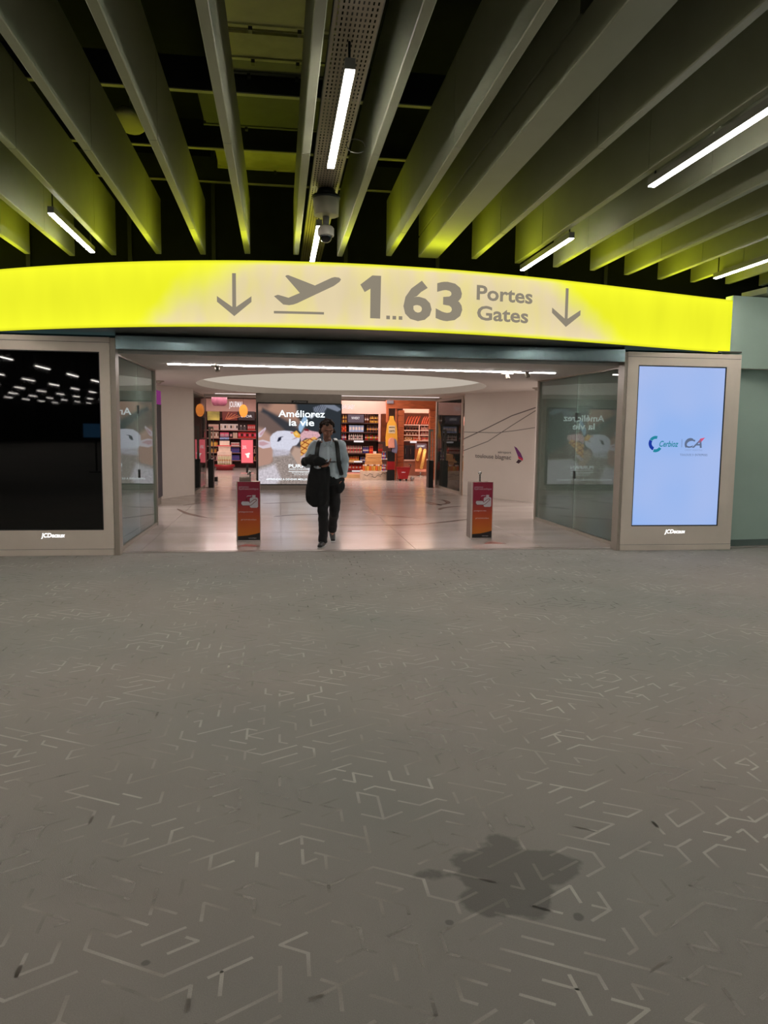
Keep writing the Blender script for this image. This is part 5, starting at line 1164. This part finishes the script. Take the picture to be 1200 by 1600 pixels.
# shelves glimpsed through the two glass doors
def side_shelf(label, X0, X1, Y, fam):
    t = thing('shelf_unit', label, 'shelf', ((X0 + X1) / 2, Y + .2, 0))
    bm = BM(); box(bm, X0, X1, Y + .37, Y + .4, 0, 2.1); part('back_panel', bm, P_('shop_rose', (214, 178, 168)), t)
    for z in (.35, .75, 1.1, 1.45, 1.8):
        bm = BM(); box(bm, X0, X1, Y, Y + .37, z - .025, z); part('shelf', bm, P_('shop_white', (220, 205, 196)), t)
    n = int((X1 - X0) / .14)
    for q, z in enumerate((.35, .75, 1.1, 1.45, 1.8)):
        m1, m2 = fam[q]
        for i in range(n):
            o = bpy.data.objects.new('perfume_bottle', product_mesh('flask', .19, m1, m2, .045)); COL.objects.link(o); o.location = (X0 + (X1 - X0) * (i + .5) / n, Y + .15, z + .001)
            tag(o, '%s flask, %s from left on shelf %s, behind the %s glass door' % (('brown', 'orange', 'white', 'grey', 'pink')[q], ORD[i], ('lowest', 'fourth', 'middle', 'second', 'top')[q], 'left' if X0 < 0 else 'right'), 'bottle', 'flasks behind the %s glass door' % ('left' if X0 < 0 else 'right'))
side_shelf('Pale shelving seen through the left glass door', -3.75, -2.66, 27.5, [(BRN, BEI), (ORG, BEI), (WHT, WHT), (P_('grey', (130, 130, 136)), WHT), (PNK, ROS)])
side_shelf('Pale shelving seen through the right glass door', 5.55, 7.0, 27.0, [(BRN, BEI), (ORG, BEI), (WHT, WHT), (P_('grey', (130, 130, 136)), WHT), (PNK, ROS)])
t = thing('hanging_tag', 'orange round promotion sign seen through the right glass door', 'sign', (at(702, 700, 25).x, 25, 1.75))
c_ = at(702, 664, 25); bm = BM(); cyl(bm, c_, c_ + Vector((0, .02, 0)), .165, n=24); part('disc', bm, mat('tag_orange', (250, 160, 60), .5), t)
bm = BM(); cyl(bm, (c_.x, 25.01, c_.z + .16), (c_.x, 25.01, 2.9), .004, n=6); part('cord', bm, M_BLK, t)
x0, x1 = at(690, 700, 23.8).x, at(722, 700, 23.8).x
t = thing('pallet_base', 'pale bargain table seen through the right glass door', 'table', ((x0 + x1) / 2, 24, 0))
bm = BM(); box(bm, x0, x1 + .3, 23.8, 24.4, 0, .32); part('board', bm, mat('pallet_print', (222, 200, 178)), t)
bm = BM(); box(bm, x0 + .1, x1 + .2, 23.9, 24.3, .321, .62); part('riser', bm, mat('chest_wood', (214, 158, 98)), t)
for i in range(6):
    o = bpy.data.objects.new('jar', product_mesh('jar', .16, BEI, BRN, .05)); COL.objects.link(o); o.location = (x0 + .15 + i * .12, 24.05, .622); tag(o, 'Jar on the bargain table behind the right glass door, ' + ORD[i] + ' from left', 'jar', 'jars on the bargain table')

# ================================================================ the walking man
OX, OY = .66, 10.42
def V(x, y, z): return Vector((OX + x, OY + y, z))
def sweep(bm, pts, rad, n=12, sq=1.0, side=None):
    """smooth tapering limb through pts; rad may be r or (rx, ry)"""
    pts = [Vector(p) for p in pts]; Q = []; R = []
    E_ = [pts[0]] + pts + [pts[-1]]; rr = [r if isinstance(r, tuple) else (r, r) for r in rad]; F = [rr[0]] + rr + [rr[-1]]
    for k in range(1, len(E_) - 2):
        for s in range(5):
            u = s / 5
            cr = lambda a, b, c, d: .5 * ((2 * b) + (c - a) * u + (2 * a - 5 * b + 4 * c - d) * u * u + (3 * b - a - 3 * c + d) * u ** 3)
            Q.append(cr(E_[k - 1], E_[k], E_[k + 1], E_[k + 2])); R.append((cr(F[k - 1][0], F[k][0], F[k + 1][0], F[k + 2][0]), cr(F[k - 1][1], F[k][1], F[k + 1][1], F[k + 2][1])))
    Q.append(pts[-1]); R.append(rr[-1]); m_ = len(Q); rings = []; ref = Vector(side) if side else Vector((1, 0, 0))
    for k in range(m_):
        tn = (Q[min(k + 1, m_ - 1)] - Q[max(k - 1, 0)]).normalized(); b_ = tn.cross(ref).normalized(); a_ = b_.cross(tn).normalized()
        rings.append([bm.verts.new(Q[k] + a_ * R[k][0] * math.cos(2 * math.pi * j / n) + b_ * R[k][1] * math.sin(2 * math.pi * j / n)) for j in range(n)])
    for k in range(m_ - 1):
        for j in range(n): bm.faces.new((rings[k][j], rings[k][(j + 1) % n], rings[k + 1][(j + 1) % n], rings[k + 1][j]))
    for rg, c, r_ in ((rings[0], Q[0] - (Q[1] - Q[0]).normalized() * min(R[0]) * .5, 0), (rings[-1], Q[-1] + (Q[-1] - Q[-2]).normalized() * min(R[-1]) * .5, 1)):
        v = bm.verts.new(c)
        for j in range(n): bm.faces.new((rg[j], rg[(j + 1) % n], v))
    return bm
def remesh(bm, vox, smooth=2):
    bmesh.ops.recalc_face_normals(bm, faces=bm.faces[:])
    me = bpy.data.meshes.new('tmp'); bm.to_mesh(me); bm.free(); o = bpy.data.objects.new('tmp', me); COL.objects.link(o)
    r = o.modifiers.new('r', 'REMESH'); r.mode = 'VOXEL'; r.voxel_size = vox
    if smooth: s = o.modifiers.new('s', 'SMOOTH'); s.iterations = smooth; s.factor = .5
    bpy.context.view_layer.update(); ev = o.evaluated_get(bpy.context.evaluated_depsgraph_get()); m2 = bpy.data.meshes.new_from_object(ev)
    bpy.data.objects.remove(o); b2 = BM(); b2.from_mesh(m2)
    for f in b2.faces: f.smooth = True
    return b2
def hand(bm, wr, d, nrm, side, curl, k=1.0):
    wr = Vector(wr); d = Vector(d).normalized(); nrm = (Vector(nrm) - Vector(nrm).dot(d) * d).normalized(); s = d.cross(nrm) * side
    for i, off in enumerate((-.030, -.010, .010, .029)):
        base = wr + d * .082 * k + s * off * k; sweep(bm, [wr + s * off * .55 * k, wr + d * .045 * k + s * off * .9 * k, base], [.016 * k, .016 * k, .0125 * k], 8)
        ln = (.040, .045, .042, .033)[i] * k; p = base; dd = d.copy(); pts = [p]; a = curl[i] if isinstance(curl, (list, tuple)) else curl
        for q in range(3):
            dd = (dd * math.cos(a) + nrm * math.sin(a)).normalized(); nn = (nrm * math.cos(a) - dd * 0) ; p = p + dd * ln * (1, .68, .52)[q]; pts.append(p); nrm_ = nrm
        sweep(bm, pts, [.0105 * k, .0095 * k, .009 * k, .0075 * k], 8)
    th0 = wr + d * .022 * k - s * .030 * k; th1 = th0 + (d * .7 - s * .6 + nrm * .35).normalized() * .042 * k; th2 = th1 + (d * .9 + nrm * .45 - s * .05).normalized() * .036 * k
    sweep(bm, [wr + d * .01 * k - s * .01, th0, th1, th2], [.014 * k, .0145 * k, .0115 * k, .009 * k], 8)
man = thing('person', 'man walking out of the passage, looking at his phone, in pale shirt and black trousers', 'person', (OX, OY, 0))
SKIN = mat('skin', (148, 100, 82), .55, var=.06); HAIR = mat('hair', (52, 34, 26), .8, var=.3, scale=40, bump=.6)
SHIRT = mat('shirt', (192, 204, 214), .8, var=.05, scale=9, bump=.2); TROU = mat('trousers', (17, 17, 19), .85, var=.15); SHOE = mat('shoe', (16, 16, 17), .5)
# joints
neck = V(-.015, -.02, 1.44); head_c = V(-.018, -.065, 1.585)
sR, eR, wR = V(-.185, .0, 1.385), V(-.30, -.03, 1.13), V(-.115, -.27, 1.115)
sL, eL, wL = V(.165, .0, 1.395), V(.235, .05, 1.14), V(.198, -.03, .935)
hR, kR, aR = V(-.075, 0, .90), V(-.075, -.13, .49), V(-.06, -.015, .10)
hL, kL, aL = V(.075, 0, .90), V(.095, .10, .50), V(.082, .40, .20)
tilt = Matrix.Rotation(math.radians(24), 3, 'X')          # chin towards the chest
turn = Matrix.Rotation(math.radians(8), 3, 'Z')
HM = turn @ tilt
def HP(x, y, z): return head_c + HM @ Vector((x, y, z))
bm = BM()
def skull(v, p):
    q = p.copy()
    if v.z < 0: q.x *= 1 - .30 * (-v.z) ** 1.2; q.y *= 1 - .10 * (-v.z); q.y -= .012 * (-v.z)
    if v.y < 0 and v.z > -.3: q.y *= .93
    return HM @ q
ellip(bm, head_c, (.074, .095, .115), 24, 18, fn=skull)
sweep(bm, [HP(0, -.085, .022), HP(0, -.100, -.004), HP(0, -.108, -.026)], [.008, .010, .0135], 8)      # nose
ellip(bm, HP(0, -.088, .034), (.050, .014, .010), 12, 8)                                              # brow
ellip(bm, HP(0, -.088, -.056), (.024, .011, .006), 12, 6); ellip(bm, HP(0, -.087, -.066), (.021, .010, .006), 12, 6)   # lips
ellip(bm, HP(0, -.078, -.094), (.026, .020, .018), 12, 8)                                             # chin
for s in (-1, 1):
    ellip(bm, HP(s * .040, -.072, -.022), (.022, .016, .020), 10, 8)                                  # cheeks
    ellip(bm, HP(s * .076, .008, -.006), (.009, .018, .030), 10, 8)                                   # ears
sweep(bm, [HP(0, .02, -.06), neck + Vector((0, .01, .02)), neck - Vector((0, 0, .06))], [.050, .054, .062], 14)
sweep(bm, [V(-.01, .0, 1.40), V(-.01, 0, 1.25), V(-.005, 0, 1.05), V(0, 0, .90)], [(.13, .07), (.14, .09), (.115, .08), (.12, .09)], 16)
for a_, b_, c_ in ((sR, eR, wR), (sL, eL, wL)):
    sweep(bm, [neck - Vector((0, 0, .06)), a_, (a_ + b_) / 2, b_], [.05, .045, .042, .036], 12); sweep(bm, [b_, (b_ + c_) / 2, c_], [.036, .036, .025], 12)
for a_, b_, c_ in ((hR, kR, aR), (hL, kL, aL)):
    sweep(bm, [a_, (a_ + b_) / 2, b_], [.08, .068, .05], 14); sweep(bm, [b_, b_ * .65 + c_ * .35, c_], [.05, .05, .035], 14)
sweep(bm, [aR, aR + Vector((-.01, -.03, -.05)), V(-.105, -.17, .03)], [.033, .035, .026], 10); sweep(bm, [aL, V(.085, .37, .13), V(.088, .27, .04)], [.033, .032, .026], 10)
hand(bm, wR + Vector((.012, -.006, .002)), (.93, -.28, .22), (-.1, -.55, .8), 1, (.55, .6, .65, .7))
hand(bm, wL + Vector((-.003, -.005, -.012)), (-.22, -.12, -1), (-1, .2, 0), 1, .2)
body = part('body', remesh(bm, .0055, 1), SKIN, man)
bm = BM()
for s in (-1, 1): ellip(bm, HP(s * .031, -.088, .010), (.010, .004, .0028), 10, 6)
part('closed_eyes', bm, mat('eyelid', (84, 52, 44), .6), man)
bm = BM()
for s in (-1, 1): sweep(bm, [HP(s * .014, -.100, .030), HP(s * .034, -.098, .036), HP(s * .054, -.084, .028)], [.003, .0045, .003], 6)
part('eyebrows', bm, HAIR, man)
# curly hair: many small locks over the crown, sides and back
bm = BM(); rnd = random.Random(5)
for k in range(330):
    u = rnd.uniform(-1, 1); th = rnd.uniform(0, 2 * math.pi); v = Vector((math.sqrt(1 - u * u) * math.cos(th), math.sqrt(1 - u * u) * math.sin(th), u))
    if v.z < -.45 or (v.y < -.10 and v.z < .70) or (v.y < .0 and v.z < .05 and abs(v.x) < .93): continue
    g = 1.10 + rnd.uniform(-.06, .12); p = head_c + HM @ Vector((v.x * .083 * g, v.y * .100 * g + .006, v.z * .112 * g + .006)); r_ = rnd.uniform(.016, .026)
    ellip(bm, p, (r_, r_, r_ * .9), 8, 6)
part('hair', remesh(bm, .006, 0), HAIR, man)
# shirt
bm = BM()
sweep(bm, [V(-.012, -.0, 1.43), V(-.012, 0, 1.375), V(-.01, -.01, 1.25), V(-.005, -.015, 1.08), V(0, -.01, .93)], [(.085, .075), (.165, .095), (.178, .125), (.165, .125), (.17, .12)], 20)
for a_, b_, c_ in ((sR, eR, wR), (sL, eL, wL)):
    sweep(bm, [a_ + (neck - a_) * .45 + Vector((0, 0, -.02)), a_ + Vector((0, 0, -.005)), (a_ + b_) / 2, b_], [.055, .068, .062, .054], 14)
    sweep(bm, [b_, (b_ + c_) / 2, b_ * .08 + c_ * .92], [.054, .052, .040], 14)
b2 = remesh(bm, .009, 2)
for v in b2.verts:
    n_ = mn.noise(Vector((v.co.x * 9, v.co.y * 9, v.co.z * 16))) * .012 + mn.noise(v.co * 30) * .004; v.co += v.normal * n_
part('shirt', b2, SHIRT, man)
bm = BM()
for s in (-1, 1): sweep(bm, [neck + Vector((s * .055, .03, .0)), neck + Vector((s * .058, -.03, -.004)), neck + Vector((s * .028, -.085, -.055)), neck + Vector((s * .052, -.098, -.082))], [(.008, .022), (.008, .026), (.007, .022), (.004, .008)], 8)
part('collar', bm, SHIRT, man)
bm = BM(); sweep(bm, [V(-.013, -.108, 1.36), V(-.012, -.138, 1.25), V(-.006, -.143, 1.10), V(0, -.133, .96)], [(.016, .004)] * 4, 8); part('placket', bm, mat('placket', (215, 226, 234), .7), man)
bm = BM()
sweep(bm, [V(0, 0, .985), V(0, 0, .93), V(0, .0, .86)], [(.158, .118), (.165, .125), (.155, .12)], 18)
for a_, b_, c_, q in ((hR, kR, aR, 0), (hL, kL, aL, 1)):
    sweep(bm, [a_ + Vector((0, 0, .03)), (a_ + b_) / 2, b_, b_ * .5 + c_ * .5, c_ + (Vector((-.006, -.01, -.035)) if q == 0 else Vector((0, -.012, -.035)))], [.098, .088, .072, .066, .064], 14)
ellip(bm, V(.152, -.045, .84), (.073, .064, .115), 14, 10); ellip(bm, V(.186, -.035, .915), (.042, .045, .03), 12, 8)
b2 = remesh(bm, .010, 2)
for v in b2.verts: v.co += v.normal * (mn.noise(Vector((v.co.x * 8, v.co.y * 8, v.co.z * 14))) * .012)
part('trousers', b2, TROU, man)
def shoe(toe, heel, up, nm):
    toe = Vector(toe); heel = Vector(heel); bm = BM(); mid = (toe + heel) / 2; u = Vector(up)
    sweep(bm, [heel + u * .045, mid + u * .045, toe + u * .032], [(.034, .045), (.042, .042), (.032, .026)], 12); sweep(bm, [heel + u * .05, heel + u * .11 + (toe - heel) * .10], [.04, .042], 12)
    s_ = part(nm, remesh(bm, .007, 2), SHOE, man)
    bm = BM(); sweep(bm, [heel + u * .010, mid + u * .010, toe + u * .010], [(.040, .010), (.046, .010), (.032, .010)], 12); part('sole', bm, mat('sole_white', (185, 185, 182), .6), s_)
shoe(V(-.125, -.215, 0), V(-.058, .035, 0), (0, 0, 1), 'shoe')
shoe(V(.09, .25, .012), V(.083, .45, .13), (0, .5, .86), 'shoe')
# what he carries
bm = BM()
sweep(bm, [V(-.13, -.16, 1.10), V(-.14, -.17, .95), V(-.15, -.16, .80), V(-.145, -.15, .66), V(-.13, -.15, .575)], [(.13, .045), (.145, .065), (.155, .075), (.145, .07), (.10, .05)], 20)
sweep(bm, [V(-.30, -.04, 1.155), V(-.22, -.15, 1.18), V(-.13, -.24, 1.155), V(-.05, -.25, 1.11)], [(.06, .075), (.075, .09), (.07, .08), (.03, .03)], 16, side=(0, 0, 1))
b2 = remesh(bm, .010, 2)
for v in b2.verts: v.co += v.normal * (mn.noise(Vector((v.co.x * 16, v.co.y * 16, v.co.z * 5))) * .022 + mn.noise(v.co * 22) * .006)
solo('jacket', b2, mat('jacket_black', (13, 13, 14), .9, var=.2, bump=.2), 'black jacket draped over the right forearm of the walking man', 'jacket')
t = thing('phone', 'dark phone in the hand of the walking man', 'phone', V(.0, -.33, 1.15))
bm = BM(); c_ = V(.01, -.335, 1.165); ax = Vector((.9, -.35, .12)).normalized(); n_ = Vector((.15, .1, .95)); n_ = (n_ - n_.dot(ax) * ax).normalized(); b_ = ax.cross(n_)
def pbox(bm, c, ax, b, n, l, w_, h):
    P = lambda i, j, k: c + ax * i * l + b * j * w_ + n * k * h
    hexa(bm, [P(-1, -1, -1), P(1, -1, -1), P(1, 1, -1), P(-1, 1, -1)], [P(-1, -1, 1), P(1, -1, 1), P(1, 1, 1), P(-1, 1, 1)])
pbox(bm, c_, ax, b_, n_, .072, .036, .0045); bmesh.ops.recalc_face_normals(bm, faces=bm.faces[:]); bmesh.ops.bevel(bm, geom=bm.edges[:], offset=.002, segments=1, affect='EDGES'); part('case', bm, M_BLK, t)
bm = BM(); pbox(bm, c_ + n_ * .005, ax, b_, n_, .066, .032, .0004); bmesh.ops.recalc_face_normals(bm, faces=bm.faces[:]); part('display', bm, emit('phone_glow', (.6, .7, .8), .12, True), t)
t = thing('backpack', 'black backpack worn by the walking man, its two straps over the shirt', 'backpack', V(0, .22, 1.0))
bm = BM(); sweep(bm, [V(0, .21, .98), V(0, .22, 1.1), V(0, .21, 1.28), V(0, .19, 1.38)], [(.13, .07), (.15, .085), (.145, .08), (.09, .05)], 18); part('bag', remesh(bm, .01, 2), M_BLK, t)
def strap(pts):
    bm = BM(); sweep(bm, [V(*p) for p in pts], [(.028, .008)] * len(pts), 10); bmesh.ops.recalc_face_normals(bm, faces=bm.faces[:]); part('strap', bm, M_BLK, t)
strap([(-.115, .13, 1.38), (-.12, .05, 1.455), (-.128, -.06, 1.435), (-.150, -.125, 1.36), (-.165, -.137, 1.25), (-.172, -.125, 1.16), (-.19, -.02, 1.08), (-.13, .12, 1.02)])
strap([(.085, .13, 1.38), (.09, .05, 1.465), (.098, -.06, 1.44), (.112, -.125, 1.36), (.122, -.150, 1.25), (.135, -.150, 1.12), (.172, -.08, .99), (.14, .12, .98)])
# blue monitor of the hall behind the viewer, mirrored in the black display
t = thing('departure_monitor', 'small blue hanging monitor mirrored in the black display', 'screen', (-6.2, -8.2, 1.9))
bm = BM(); box(bm, -6.75, -5.85, -8.3, -8.22, 1.15, 1.72); part('casing', bm, M_BLK, t)
bm = BM(); quad(bm, [(-6.7, -8.21, 1.2), (-5.9, -8.21, 1.2), (-5.9, -8.21, 1.67), (-6.7, -8.21, 1.67)]); part('picture', bm, emit('monitor_blue', (80, 140, 190), 1.0), t)
bm = BM(); cyl(bm, (-6.3, -8.26, 0), (-6.3, -8.26, 1.15), .03); cyl(bm, (-6.3, -8.26, 0), (-6.3, -8.26, .03), .25, .25, 20); part('stand', bm, M_BLK, t)
